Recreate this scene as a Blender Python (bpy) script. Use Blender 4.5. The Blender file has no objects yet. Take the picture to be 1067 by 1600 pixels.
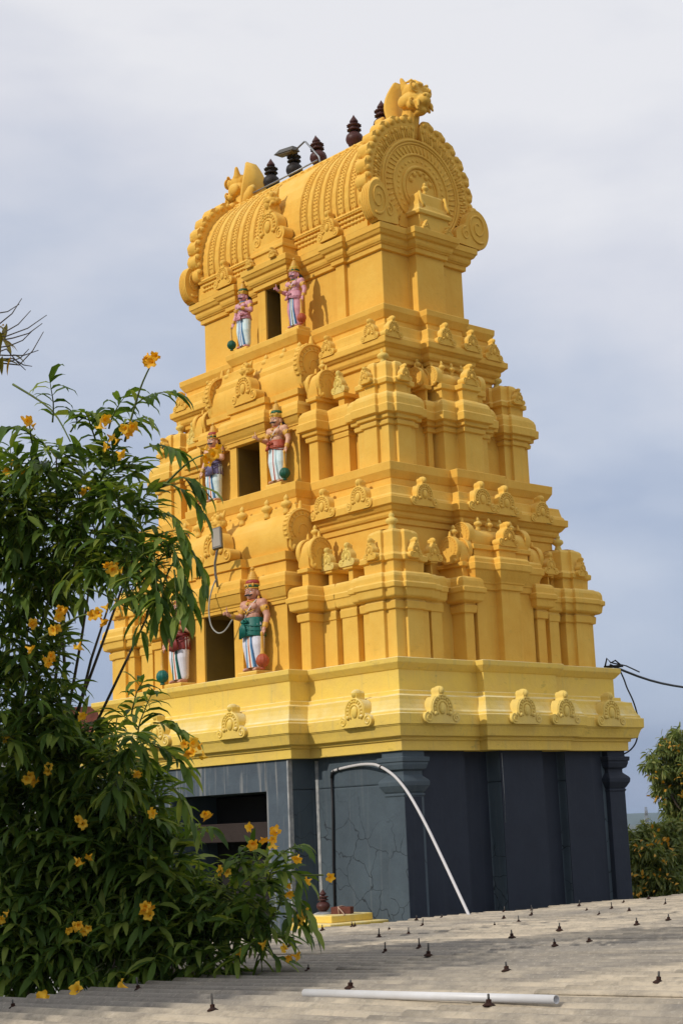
import bpy, math, random
from math import sin, cos, pi, radians, sqrt, atan2
from mathutils import Vector, Matrix, noise
random.seed(7)
S = bpy.context.scene
COL = S.collection

# ------------------------------------------------------------------ camera
CP = Vector((18.04395573, -16.04107459, 0.0))
FW = Vector((-0.73101227, 0.65409163, 0.19438414))
RT = Vector((0.66039912, 0.74986385, -0.03971417))
UP = Vector((0.17173835, -0.09933957, 0.98012121))
FPX = 2502.04
cd = bpy.data.cameras.new("camera"); co = bpy.data.objects.new("camera", cd); COL.objects.link(co)
cd.sensor_fit = 'HORIZONTAL'; cd.sensor_width = 36.0; cd.lens = 36.0 * FPX / 1067.0
cd.clip_start = 0.05; cd.clip_end = 30000
m = Matrix.Identity(4)
for i in range(3):
    m[i][0] = RT[i]; m[i][1] = UP[i]; m[i][2] = -FW[i]; m[i][3] = CP[i]
co.matrix_world = m
S.camera = co

def at(px, py, d):
    """a point of the place d metres out along the view through a pixel of the 1067 x 1600 photograph"""
    return CP + (FW + RT * ((px - 533.5) / FPX) - UP * ((py - 800.0) / FPX)) * d

# ------------------------------------------------------------------ light
SUN_AZ, SUN_EL = radians(-97.0), radians(31.0)
sd = Vector((cos(SUN_EL) * cos(SUN_AZ), cos(SUN_EL) * sin(SUN_AZ), sin(SUN_EL)))
sl = bpy.data.lights.new("sun", 'SUN'); so = bpy.data.objects.new("sun", sl); COL.objects.link(so)
sl.energy = 2.45; sl.angle = radians(0.6); sl.color = (1.0, 0.93, 0.82)
so.rotation_euler = sd.to_track_quat('Z', 'Y').to_euler()
so.location = sd * 60

W = bpy.data.worlds.new("World"); S.world = W; W.use_nodes = True
wt = W.node_tree; wn = wt.nodes; wl = wt.links
for n in list(wn): wn.remove(n)
def WN(t, **k):
    n = wn.new(t)
    for a, b in k.items(): setattr(n, a, b)
    return n
wo = WN('ShaderNodeOutputWorld'); bg = WN('ShaderNodeBackground'); bg.inputs[1].default_value = 0.106
sky = WN('ShaderNodeTexSky'); sky.sky_type = 'NISHITA'; sky.sun_disc = False
sky.sun_elevation = SUN_EL; sky.sun_rotation = pi / 2 - SUN_AZ
sky.air_density = 1.0; sky.dust_density = 1.5; sky.ozone_density = 1.2
tc = WN('ShaderNodeTexCoord'); sx = WN('ShaderNodeSeparateXYZ')
wl.new(tc.outputs['Generated'], sx.inputs[0])
# cloud sheet: brightness by height above the horizon, broken up by stretched noise
mp = WN('ShaderNodeMapping'); mp.inputs['Rotation'].default_value = (0.0, radians(16), radians(-40)); mp.inputs['Scale'].default_value = (2.4, 2.4, 6.0)
wl.new(tc.outputs['Generated'], mp.inputs[0])
n1 = WN('ShaderNodeTexNoise'); n1.inputs['Scale'].default_value = 1.3; n1.inputs['Detail'].default_value = 4; n1.inputs['Roughness'].default_value = .45; n1.inputs['Distortion'].default_value = .5
wl.new(mp.outputs[0], n1.inputs['Vector'])
n2 = WN('ShaderNodeTexNoise'); n2.inputs['Scale'].default_value = 4.2; n2.inputs['Detail'].default_value = 5; n2.inputs['Roughness'].default_value = .5
wl.new(mp.outputs[0], n2.inputs['Vector'])
def wmath(op, a, b, clamp=False):
    n = WN('ShaderNodeMath', operation=op); n.use_clamp = clamp
    for i, v in enumerate((a, b)):
        if isinstance(v, (int, float)): n.inputs[i].default_value = v
        else: wl.new(v, n.inputs[i])
    return n.outputs[0]
nm = wmath('ADD', wmath('MULTIPLY', wmath('SUBTRACT', n1.outputs[0], .46), .72), wmath('MULTIPLY', wmath('SUBTRACT', n2.outputs[0], .5), .34))
# a little darker towards the north-west (the photograph's left)
side = wmath('MULTIPLY', wmath('ADD', wmath('MULTIPLY', sx.outputs[0], -.66), wmath('MULTIPLY', sx.outputs[1], -.75)), -.28)
hgt = wmath('ADD', wmath('ADD', wmath('MULTIPLY', sx.outputs[2], 1.95), .05), wmath('ADD', nm, side))
rmp = WN('ShaderNodeValToRGB')
el = rmp.color_ramp.elements
el[0].position = -.02; el[0].color = (.235, .31, .475, 1)
el[1].position = .98; el[1].color = (.84, .84, .87, 1)
for p_, c_ in ((.16, (.31, .375, .53, 1)), (.36, (.41, .475, .62, 1)), (.56, (.535, .585, .70, 1)), (.78, (.70, .715, .785, 1))):
    e = el.new(p_); e.color = c_
wl.new(hgt, rmp.inputs[0])
sc = WN('ShaderNodeMixRGB', blend_type='MULTIPLY'); sc.inputs[0].default_value = 1; sc.inputs[2].default_value = (10, 10, 10, 1)
wl.new(rmp.outputs[0], sc.inputs[1])
mx = WN('ShaderNodeMixRGB', blend_type='MIX'); mx.inputs[0].default_value = .88
wl.new(sky.outputs[0], mx.inputs[1]); wl.new(sc.outputs[0], mx.inputs[2])
wl.new(mx.outputs[0], bg.inputs[0]); wl.new(bg.outputs[0], wo.inputs[0])

S.view_settings.view_transform = 'Standard'; S.view_settings.look = 'None'
S.view_settings.exposure = 0.0; S.view_settings.gamma = 1.0; S.view_settings.use_curve_mapping = False
S.cycles.max_bounces = 6; S.cycles.diffuse_bounces = 3; S.cycles.transparent_max_bounces = 8
S.cycles.use_denoising = True

# ------------------------------------------------------------------ materials
MATS = {}
def paint(name, col, dark=None, rough=.75, nscale=3.0, amount=.35, bump=.25, bscale=40.0, streak=0.0, streakcol=None, spec=.25, top=None, topk=.7, mould=0, streakpos=.56):
    """painted or plain surface: base colour broken up by noise, optional rain streaks, fine bump"""
    mt = bpy.data.materials.new(name); mt.use_nodes = True
    nt = mt.node_tree; N = nt.nodes; L = nt.links
    b = N['Principled BSDF']; b.inputs['Roughness'].default_value = rough
    b.inputs['Specular IOR Level'].default_value = spec
    t = N.new('ShaderNodeTexCoord')
    a = N.new('ShaderNodeTexNoise'); a.inputs['Scale'].default_value = nscale; a.inputs['Detail'].default_value = 6; a.inputs['Roughness'].default_value = .62
    L.new(t.outputs['Object'], a.inputs['Vector'])
    r = N.new('ShaderNodeValToRGB'); r.color_ramp.elements[0].position = .38; r.color_ramp.elements[1].position = .72
    L.new(a.outputs[0], r.inputs[0])
    mxx = N.new('ShaderNodeMixRGB'); mxx.inputs[1].default_value = (*col, 1)
    dk = dark or tuple(c * .72 for c in col)
    mxx.inputs[2].default_value = (*dk, 1)
    mu = N.new('ShaderNodeMath'); mu.operation = 'MULTIPLY'; mu.inputs[1].default_value = amount
    L.new(r.outputs[0], mu.inputs[0]); L.new(mu.outputs[0], mxx.inputs[0])
    out = mxx.outputs[0]
    if streak > 0:
        mp = N.new('ShaderNodeMapping'); mp.inputs['Scale'].default_value = (7, 7, .35)
        L.new(t.outputs['Object'], mp.inputs[0])
        s = N.new('ShaderNodeTexNoise'); s.inputs['Scale'].default_value = 1.6; s.inputs['Detail'].default_value = 5; s.inputs['Roughness'].default_value = .6
        L.new(mp.outputs[0], s.inputs['Vector'])
        r2 = N.new('ShaderNodeValToRGB'); r2.color_ramp.elements[0].position = streakpos; r2.color_ramp.elements[1].position = streakpos + .16
        L.new(s.outputs[0], r2.inputs[0])
        m3 = N.new('ShaderNodeMath'); m3.operation = 'MULTIPLY'; m3.inputs[1].default_value = streak
        L.new(r2.outputs[0], m3.inputs[0])
        m2 = N.new('ShaderNodeMixRGB'); m2.inputs[2].default_value = (*(streakcol or tuple(c * .5 for c in col)), 1)
        L.new(m3.outputs[0], m2.inputs[0]); L.new(out, m2.inputs[1]); out = m2.outputs[0]
    if mould:
        q = N.new('ShaderNodeMapping'); q.inputs['Scale'].default_value = (2.2, 2.2, 5.0); L.new(t.outputs['Object'], q.inputs[0])
        k = N.new('ShaderNodeTexNoise'); k.inputs['Scale'].default_value = 1.7; k.inputs['Detail'].default_value = 8; k.inputs['Roughness'].default_value = .72; L.new(q.outputs[0], k.inputs['Vector'])
        r5 = N.new('ShaderNodeValToRGB'); r5.color_ramp.elements[0].position = .60; r5.color_ramp.elements[1].position = .80; L.new(k.outputs[0], r5.inputs[0])
        k5 = N.new('ShaderNodeMath'); k5.operation = 'MULTIPLY'; k5.inputs[1].default_value = mould; L.new(r5.outputs[0], k5.inputs[0])
        m5 = N.new('ShaderNodeMixRGB'); m5.inputs[2].default_value = (.16, .13, .05, 1); L.new(k5.outputs[0], m5.inputs[0]); L.new(out, m5.inputs[1]); out = m5.outputs[0]
    if top:      # rain-washed, faded paint on upward faces
        g = N.new('ShaderNodeNewGeometry'); sz = N.new('ShaderNodeSeparateXYZ'); L.new(g.outputs['True Normal'], sz.inputs[0])
        mr = N.new('ShaderNodeMapRange'); mr.inputs[1].default_value = .12; mr.inputs[2].default_value = .6; L.new(sz.outputs[2], mr.inputs[0])
        tn = N.new('ShaderNodeTexNoise'); tn.inputs['Scale'].default_value = 4; tn.inputs['Detail'].default_value = 5; L.new(t.outputs['Object'], tn.inputs['Vector'])
        tr = N.new('ShaderNodeValToRGB'); tr.color_ramp.elements[0].position = .3; tr.color_ramp.elements[1].position = .6; L.new(tn.outputs[0], tr.inputs[0])
        tm = N.new('ShaderNodeMath'); tm.operation = 'MULTIPLY'; L.new(mr.outputs[0], tm.inputs[0]); L.new(tr.outputs[0], tm.inputs[1])
        tk = N.new('ShaderNodeMath'); tk.operation = 'MULTIPLY'; tk.inputs[1].default_value = topk; L.new(tm.outputs[0], tk.inputs[0])
        m4 = N.new('ShaderNodeMixRGB'); m4.inputs[2].default_value = (*top, 1); L.new(tk.outputs[0], m4.inputs[0]); L.new(out, m4.inputs[1]); out = m4.outputs[0]
    L.new(out, b.inputs['Base Color'])
    if bump > 0:
        bn = N.new('ShaderNodeTexNoise'); bn.inputs['Scale'].default_value = bscale; bn.inputs['Detail'].default_value = 5
        L.new(t.outputs['Object'], bn.inputs['Vector'])
        bp = N.new('ShaderNodeBump'); bp.inputs['Strength'].default_value = bump; bp.inputs['Distance'].default_value = .01
        L.new(bn.outputs[0], bp.inputs['Height'])
        bn2 = N.new('ShaderNodeTexNoise'); bn2.inputs['Scale'].default_value = bscale * .16; bn2.inputs['Detail'].default_value = 3; L.new(t.outputs['Object'], bn2.inputs['Vector'])
        bp2 = N.new('ShaderNodeBump'); bp2.inputs['Strength'].default_value = min(1, bump * 1.6); bp2.inputs['Distance'].default_value = .03
        L.new(bn2.outputs[0], bp2.inputs['Height']); L.new(bp.outputs[0], bp2.inputs['Normal']); L.new(bp2.outputs[0], b.inputs['Normal'])
    MATS[name] = mt
    return mt

GOLD = paint('gold_paint', (.79, .465, .078), (.74, .39, .052), amount=.9, streak=.34, streakcol=(.64, .33, .045), bump=.2, top=(.78, .52, .13), mould=.36)
GOLD2 = paint('gold_paint_pale', (.79, .49, .092), (.74, .42, .062), amount=.9, streak=.4, streakcol=(.64, .42, .085), bump=.2, top=(.78, .56, .17), mould=.42)
LEMON = paint('lemon_paint', (.81, .57, .11), (.72, .50, .13), amount=.8, streak=.5, streakcol=(.56, .43, .15), bump=.25, top=(.78, .68, .38), topk=.95, mould=.75)
PALE = paint('weathered_yellow', (.78, .57, .14), (.70, .52, .17), amount=.9, nscale=5, streak=.3, streakcol=(.46, .38, .16), bump=.25)
MOSSY = paint('mossy_finial_paint', (.80, .56, .13), (.60, .46, .14), amount=.8, nscale=9)
def blue_wall(name, cracks):
    mt = paint(name, (.074, .100, .120), (.052, .068, .084), amount=.8, nscale=1.6, streak=.28, streakcol=(.17, .18, .18), bump=.3, bscale=22, rough=.7)
    nt = mt.node_tree; N = nt.nodes; L = nt.links; b = N['Principled BSDF']
    if cracks:
        t = N.new('ShaderNodeTexCoord')
        dn = N.new('ShaderNodeTexNoise'); dn.inputs['Scale'].default_value = 3.0; dn.inputs['Detail'].default_value = 3
        L.new(t.outputs['Object'], dn.inputs['Vector'])
        ad = N.new('ShaderNodeMixRGB'); ad.blend_type = 'LINEAR_LIGHT'; ad.inputs[0].default_value = .16
        L.new(t.outputs['Object'], ad.inputs[1]); L.new(dn.outputs[1], ad.inputs[2])
        v = N.new('ShaderNodeTexVoronoi'); v.feature = 'DISTANCE_TO_EDGE'; v.inputs['Scale'].default_value = 2.5
        L.new(ad.outputs[0], v.inputs['Vector'])
        r = N.new('ShaderNodeValToRGB'); r.color_ramp.elements[0].position = .004; r.color_ramp.elements[0].color = (1, 1, 1, 1)
        r.color_ramp.elements[1].position = .02; r.color_ramp.elements[1].color = (0, 0, 0, 1)
        L.new(v.outputs['Distance'], r.inputs[0])
        # cracks only in the lower part of the render, in patches
        sp = N.new('ShaderNodeSeparateXYZ'); L.new(t.outputs['Object'], sp.inputs[0])
        mr = N.new('ShaderNodeMapRange'); mr.inputs[1].default_value = .55; mr.inputs[2].default_value = -.1
        L.new(sp.outputs[2], mr.inputs[0])
        pn = N.new('ShaderNodeTexNoise'); pn.inputs['Scale'].default_value = 1.4
        L.new(t.outputs['Object'], pn.inputs['Vector'])
        pr = N.new('ShaderNodeValToRGB'); pr.color_ramp.elements[0].position = .38; pr.color_ramp.elements[1].position = .5
        L.new(pn.outputs[0], pr.inputs[0])
        m1 = N.new('ShaderNodeMath'); m1.operation = 'MULTIPLY'; L.new(r.outputs[0], m1.inputs[0]); L.new(mr.outputs[0], m1.inputs[1])
        m2 = N.new('ShaderNodeMath'); m2.operation = 'MULTIPLY'; L.new(m1.outputs[0], m2.inputs[0]); L.new(pr.outputs[0], m2.inputs[1])
        src = b.inputs['Base Color'].links[0].from_socket
        mx = N.new('ShaderNodeMixRGB'); mx.inputs[2].default_value = (.022, .028, .035, 1)
        L.new(m2.outputs[0], mx.inputs[0]); L.new(src, mx.inputs[1]); L.new(mx.outputs[0], b.inputs['Base Color'])
    return mt
BLUE = blue_wall('slate_blue_paint', True)
BLUE_SHADE = paint('slate_blue_shade', (.027, .034, .050), (.02, .025, .037), amount=.7, nscale=2, streak=.18, streakcol=(.065, .07, .08), bump=.25, bscale=20, rough=.75)  # slate blue darkened to paint in the end wall's shade
STREAK = paint('lime_streaked_paint', (.085, .11, .135), (.055, .07, .09), amount=.8, nscale=2, streak=.8, streakcol=(.36, .35, .33), bump=.2, streakpos=.54)
WHITEST = paint('lime_stain', (.42, .42, .41), (.12, .14, .16), amount=.95, nscale=6)
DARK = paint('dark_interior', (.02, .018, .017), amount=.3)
BEAM = paint('soot_brown_wood', (.040, .028, .024), amount=.6)
TERRA = paint('maroon_terracotta', (.075, .026, .022), (.04, .016, .014), rough=.45, nscale=6, amount=.6, bump=.2)
SOOT = paint('blackened_terracotta', (.022, .02, .02), (.05, .03, .026), rough=.55, nscale=6, amount=.5, bump=.2)
BRICK = paint('red_brick', (.145, .045, .028), (.07, .028, .02), nscale=8, amount=.7, bump=.4)
ROPE = paint('pale_rope', (.45, .30, .22), amount=.3)
STEEL = paint('dull_steel', (.28, .29, .30), rough=.4, amount=.4, nscale=9); STEEL.node_tree.nodes['Principled BSDF'].inputs['Metallic'].default_value = .6
RUST = paint('rust', (.040, .016, .010), (.018, .010, .008), nscale=30, amount=.8, bump=.5, rough=.85)
BOLTST = paint('bolt_steel', (.10, .10, .095), (.06, .04, .03), nscale=30, amount=.8, rough=.6)
PVC = paint('white_pvc', (.68, .68, .69), (.5, .48, .44), rough=.4, nscale=6, amount=.35, bump=0, spec=.45)
PVCG = paint('grey_white_pvc', (.60, .58, .58), rough=.4, amount=.3, bump=0, nscale=5)
BLACKP = paint('black_plastic', (.018, .018, .020), rough=.5, amount=.2, bump=0)
CABLE = paint('grey_cable', (.33, .33, .30), rough=.5, amount=.3, bump=0, nscale=8)
LAMPB = paint('lamp_housing', (.10, .095, .085), rough=.45, amount=.5, bump=.1, nscale=10)
def glass(name, col):
    mt = paint(name, col, rough=.12, amount=.25, bump=0, spec=.7); return mt
LAMPG = glass('lamp_glass', (.20, .165, .12))
WHITE = paint('whitewash', (.72, .73, .74), (.5, .5, .5), amount=.4, streak=.3, streakcol=(.4, .4, .4))
BARK = paint('bark', (.14, .11, .085), (.07, .055, .045), nscale=8, amount=.8, bump=.6)
TWIG = paint('twig', (.10, .085, .07), (.06, .05, .045), nscale=8, amount=.6, bump=0)
STEM = paint('green_stem', (.12, .17, .045), (.10, .09, .05), nscale=5, amount=.7, bump=0)

def leafmat(name, c1, c2, c3, trans=.35, rough=.42):
    mt = bpy.data.materials.new(name); mt.use_nodes = True
    nt = mt.node_tree; N = nt.nodes; L = nt.links
    b = N['Principled BSDF']; b.inputs['Roughness'].default_value = rough; b.inputs['Specular IOR Level'].default_value = .22
    g = N.new('ShaderNodeNewGeometry')
    r = N.new('ShaderNodeValToRGB'); e = r.color_ramp.elements
    e[0].position = 0; e[0].color = (*c1, 1); e[1].position = 1; e[1].color = (*c3, 1); k = e.new(.6); k.color = (*c2, 1)
    L.new(g.outputs['Random Per Island'], r.inputs[0]); L.new(r.outputs[0], b.inputs['Base Color'])
    tr = N.new('ShaderNodeBsdfTranslucent')
    hs = N.new('ShaderNodeHueSaturation'); hs.inputs['Hue'].default_value = .48; hs.inputs['Saturation'].default_value = 1.15; hs.inputs['Value'].default_value = 1.5
    L.new(r.outputs[0], hs.inputs['Color']); L.new(hs.outputs[0], tr.inputs[0])
    mxs = N.new('ShaderNodeMixShader'); mxs.inputs[0].default_value = trans
    L.new(b.outputs[0], mxs.inputs[1]); L.new(tr.outputs[0], mxs.inputs[2])
    L.new(mxs.outputs[0], N['Material Output'].inputs[0])
    return mt
LEAF = leafmat('leaf_green', (.040, .082, .017), (.105, .18, .034), (.25, .31, .065), trans=.42, rough=.5)
LEAF2 = leafmat('leaf_far', (.09, .125, .035), (.155, .20, .055), (.26, .27, .08))
PETAL = leafmat('petal_yellow', (.80, .43, .03), (.84, .50, .04), (.86, .58, .07), trans=.25, rough=.6)
PETALF = leafmat('petal_orange', (.40, .19, .02), (.48, .27, .03), (.50, .34, .05), trans=.2, rough=.6)
DRYLEAF = leafmat('dry_leaf', (.12, .11, .02), (.20, .17, .03), (.28, .18, .03), trans=.3)

# ------------------------------------------------------------------ mesh helpers
class MB:
    def __init__(s): s.v = []; s.f = []; s.mi = []; s.sm = []
    def add(s, vs, fs, m=0, smooth=False, M=None):
        o = len(s.v)
        if M is not None: vs = [M @ Vector(p) for p in vs]
        s.v.extend([tuple(p) for p in vs])
        for f in fs:
            s.f.append(tuple(i + o for i in f)); s.mi.append(m); s.sm.append(smooth)
    def box(s, x0, x1, y0, y1, z0, z1, m=0, M=None):
        s.add([(x0, y0, z0), (x1, y0, z0), (x1, y1, z0), (x0, y1, z0), (x0, y0, z1), (x1, y0, z1), (x1, y1, z1), (x0, y1, z1)],
              [(3, 2, 1, 0), (4, 5, 6, 7), (0, 1, 5, 4), (1, 2, 6, 5), (2, 3, 7, 6), (3, 0, 4, 7)], m, False, M)
    def sweep(s, out, prof, m=0, caps=(True, True)):
        n = len(out); vs = []; fs = []
        nn = []
        for i in range(n):
            p0 = out[i - 1]; p1 = out[i]; p2 = out[(i + 1) % n]
            e0 = Vector((p1[0] - p0[0], p1[1] - p0[1])).normalized(); e1 = Vector((p2[0] - p1[0], p2[1] - p1[1])).normalized()
            a = Vector((e0.y, -e0.x)); b = Vector((e1.y, -e1.x))
            nn.append((a + b) / max(1e-6, 1 + a.dot(b)))
        for d, z in prof:
            for i in range(n): vs.append((out[i][0] + nn[i].x * d, out[i][1] + nn[i].y * d, z))
        for k in range(len(prof) - 1):
            for i in range(n):
                j = (i + 1) % n
                fs.append((k * n + i, k * n + j, (k + 1) * n + j, (k + 1) * n + i))
        if caps[0]: fs.append(tuple(reversed(range(n))))
        if caps[1]: fs.append(tuple(range((len(prof) - 1) * n, len(prof) * n)))
        s.add(vs, fs, m)
    def lathe(s, c, prof, n=20, m=0, M=None, smooth=True, lobes=0, amp=0.0):
        vs = []; fs = []
        for r, z in prof:
            for i in range(n):
                a = 2 * pi * i / n; rr = r * (1 + amp * cos(lobes * a)) if lobes else r
                vs.append((c[0] + rr * cos(a), c[1] + rr * sin(a), c[2] + z))
        for k in range(len(prof) - 1):
            for i in range(n):
                j = (i + 1) % n; fs.append((k * n + i, k * n + j, (k + 1) * n + j, (k + 1) * n + i))
        fs.append(tuple(reversed(range(n)))); fs.append(tuple(range((len(prof) - 1) * n, len(prof) * n)))
        s.add(vs, fs, m, smooth, M)
    def tube(s, pts, r, n=8, m=0, M=None, closed=False, fine=0):
        pts = [Vector(p) for p in pts]; k = len(pts)
        if fine:     # Catmull-Rom through the points
            if isinstance(r, (list, tuple)): r = [r[i] + (r[i + 1] - r[i]) * j / fine for i in range(k - 1) for j in range(fine)] + [r[-1]]
            q = []
            for i in range(k - 1):
                p0, p1, p2, p3 = pts[max(i - 1, 0)], pts[i], pts[i + 1], pts[min(i + 2, k - 1)]
                for j in range(fine):
                    t = j / fine; q.append(.5 * ((2 * p1) + (p2 - p0) * t + (2 * p0 - 5 * p1 + 4 * p2 - p3) * t * t + (3 * p1 - p0 - 3 * p2 + p3) * t ** 3))
            pts = q + [pts[-1]]; k = len(pts)
        rs = r if isinstance(r, (list, tuple)) else [r] * k
        vs = []; fs = []; ref = None
        for i in range(k):
            if closed: t = pts[(i + 1) % k] - pts[i - 1]
            else: t = pts[min(i + 1, k - 1)] - pts[max(i - 1, 0)]
            t = t.normalized() if t.length > 1e-9 else Vector((0, 0, 1))
            if ref is None: ref = t.orthogonal().normalized()
            ref = (ref - t * ref.dot(t)); ref = ref.normalized() if ref.length > 1e-6 else t.orthogonal().normalized()
            b = t.cross(ref)
            for j in range(n):
                a = 2 * pi * j / n; vs.append(pts[i] + (ref * cos(a) + b * sin(a)) * rs[i])
        for i in range(k if closed else k - 1):
            i2 = (i + 1) % k
            for j in range(n):
                j2 = (j + 1) % n; fs.append((i * n + j, i * n + j2, i2 * n + j2, i2 * n + j))
        if not closed:
            fs.append(tuple(reversed(range(n)))); fs.append(tuple(range((k - 1) * n, k * n)))
        s.add(vs, fs, m, True, M)
    def prism(s, poly, y0, y1, m=0, M=None, smooth=False):
        """polygon in (x,z), counter-clockwise seen from -y, from y0 (front) to y1 (back)"""
        n = len(poly)
        vs = [(p[0], y0, p[1]) for p in poly] + [(p[0], y1, p[1]) for p in poly]
        fs = [tuple(range(n)), tuple(reversed(range(n, 2 * n)))]
        s.add(vs, fs, m, False, M)
        s.add(vs, [(i, n + i, n + (i + 1) % n, (i + 1) % n) for i in range(n)], m, smooth, M)
    def ell(s, c, r, m=0, M=None, n=14, k=9, R=None):
        vs = []; fs = []
        r = (r, r, r) if isinstance(r, (int, float)) else r
        for i in range(k + 1):
            th = pi * i / k
            for j in range(n):
                a = 2 * pi * j / n
                p = Vector((r[0] * sin(th) * cos(a), r[1] * sin(th) * sin(a), r[2] * cos(th)))
                if R is not None: p = R @ p
                vs.append(Vector(c) + p)
        for i in range(k):
            for j in range(n):
                j2 = (j + 1) % n; fs.append((i * n + j, (i + 1) * n + j, (i + 1) * n + j2, i * n + j2))
        s.add(vs, fs, m, True, M)
    def cap(s, a, b, ra, rb, m=0, n=12, M=None):
        """tapered capsule"""
        a = Vector(a); b = Vector(b); t = (b - a); L = t.length; t.normalize()
        pts = []; rs = []
        for q in (-.98, -.8, -.5): pts.append(a + t * ra * q); rs.append(ra * sqrt(1 - q * q))
        for q in (0, .33, .66, 1): pts.append(a + t * L * q); rs.append(ra + (rb - ra) * q)
        for q in (.5, .8, .98): pts.append(b + t * rb * q); rs.append(rb * sqrt(1 - q * q))
        s.tube(pts, rs, n, m, M)
    def build(s, name, mats, parent=None, bevel=0, remesh=0, smooth_it=0, seg=2, loc=None, rotz=0, weld=False):
        me = bpy.data.meshes.new(name); me.from_pydata(s.v, [], s.f)
        mats = mats if isinstance(mats, (list, tuple)) else [mats]
        for x in mats: me.materials.append(x)
        if len(mats) > 1: me.polygons.foreach_set('material_index', s.mi)
        me.polygons.foreach_set('use_smooth', s.sm)
        me.validate(); me.update()
        o = bpy.data.objects.new(name, me); COL.objects.link(o)
        if parent is not None: o.parent = parent
        if loc is not None: o.location = loc
        if rotz: o.rotation_euler = (0, 0, rotz)
        if remesh:
            q = o.modifiers.new('r', 'REMESH'); q.mode = 'VOXEL'; q.voxel_size = remesh; q.use_smooth_shade = True
        if smooth_it:
            q = o.modifiers.new('s', 'SMOOTH'); q.iterations = smooth_it; q.factor = .5
        if bevel:
            q = o.modifiers.new('b', 'BEVEL'); q.width = bevel; q.segments = seg; q.limit_method = 'ANGLE'; q.angle_limit = radians(28)
            q.harden_normals = False
        return o

def tag(o, label, cat, group=None, kind=None):
    o['label'] = label; o['category'] = cat
    if group: o['group'] = group
    if kind: o['kind'] = kind
    return o
def empty(name, loc, label, cat, group=None):
    o = bpy.data.objects.new(name, None); COL.objects.link(o); o.location = loc; o.empty_display_size = .2
    return tag(o, label, cat, group)
def copy(o, parent, loc, rotz=0, scale=None, deep=True):
    c = o.copy(); COL.objects.link(c); c.parent = parent; c.location = loc; c.rotation_euler = (0, 0, rotz)
    if scale is not None: c.scale = scale
    if deep:
        for ch in list(o.children):
            d = ch.copy(); COL.objects.link(d); d.parent = c
    return c

def path_side(segs, lo, hi, base):
    """steps along one side: list of (u, v) from u=lo to hi; segs = (u0, u1, protrusion)"""
    pts = []; cur = lo; 
    pts.append((lo, base if not (segs and abs(segs[0][0] - lo) < 1e-6) else base + segs[0][2]))
    for i, (u0, u1, p) in enumerate(segs):
        if abs(u0 - lo) > 1e-6:
            joined = i > 0 and abs(segs[i - 1][1] - u0) < 1e-6
            if not joined: pts.append((u0, base))
            pts.append((u0, base + p))
        pts.append((u1, base + p))
        if not (i + 1 < len(segs) and abs(segs[i + 1][0] - u1) < 1e-6) and abs(u1 - hi) > 1e-6: pts.append((u1, base))
    pts.append((hi, pts[-1][1] if segs and abs(segs[-1][1] - hi) < 1e-6 else base))
    return pts
def outline(a, b, front=(), right=(), back=(), left=()):
    P = []
    P += [(u, -v) for u, v in path_side(list(front), -a, a, b)]
    P += [(v, u) for u, v in path_side(list(right), -b, b, a)]
    P += [(-u, v) for u, v in path_side(list(back), -a, a, b)]
    P += [(-v, -u) for u, v in path_side(list(left), -b, b, a)]
    out = []
    for p in P:
        if not out or (abs(out[-1][0] - p[0]) > 1e-6 or abs(out[-1][1] - p[1]) > 1e-6): out.append(p)
    if abs(out[0][0] - out[-1][0]) < 1e-6 and abs(out[0][1] - out[-1][1]) < 1e-6: out.pop()
    # drop collinear points
    res = []
    n = len(out)
    for i in range(n):
        a_, b_, c_ = out[i - 1], out[i], out[(i + 1) % n]
        if abs((b_[0] - a_[0]) * (c_[1] - b_[1]) - (b_[1] - a_[1]) * (c_[0] - b_[0])) > 1e-9: res.append(b_)
    return res
def arc(cx, cz, r, a0, a1, n):
    return [(cx + r * cos(a0 + (a1 - a0) * i / n), cz + r * sin(a0 + (a1 - a0) * i / n)) for i in range(n + 1)]

# ------------------------------------------------------------------ relief ornaments (meshes made once, then shared)
def spiral(mb, cx, cz, r, y, tr, turns=1.6, sgn=1, a0=0, n=22, m=0, M=None):
    pts = []; rs = []
    for i in range(n + 1):
        t = i / n; a = a0 + sgn * turns * 2 * pi * t; q = r * (1 - .82 * t)
        pts.append((cx + q * cos(a), y, cz + q * sin(a))); rs.append(tr * (1 - .4 * t))
    mb.tube(pts, rs, 6, m, M)

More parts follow.
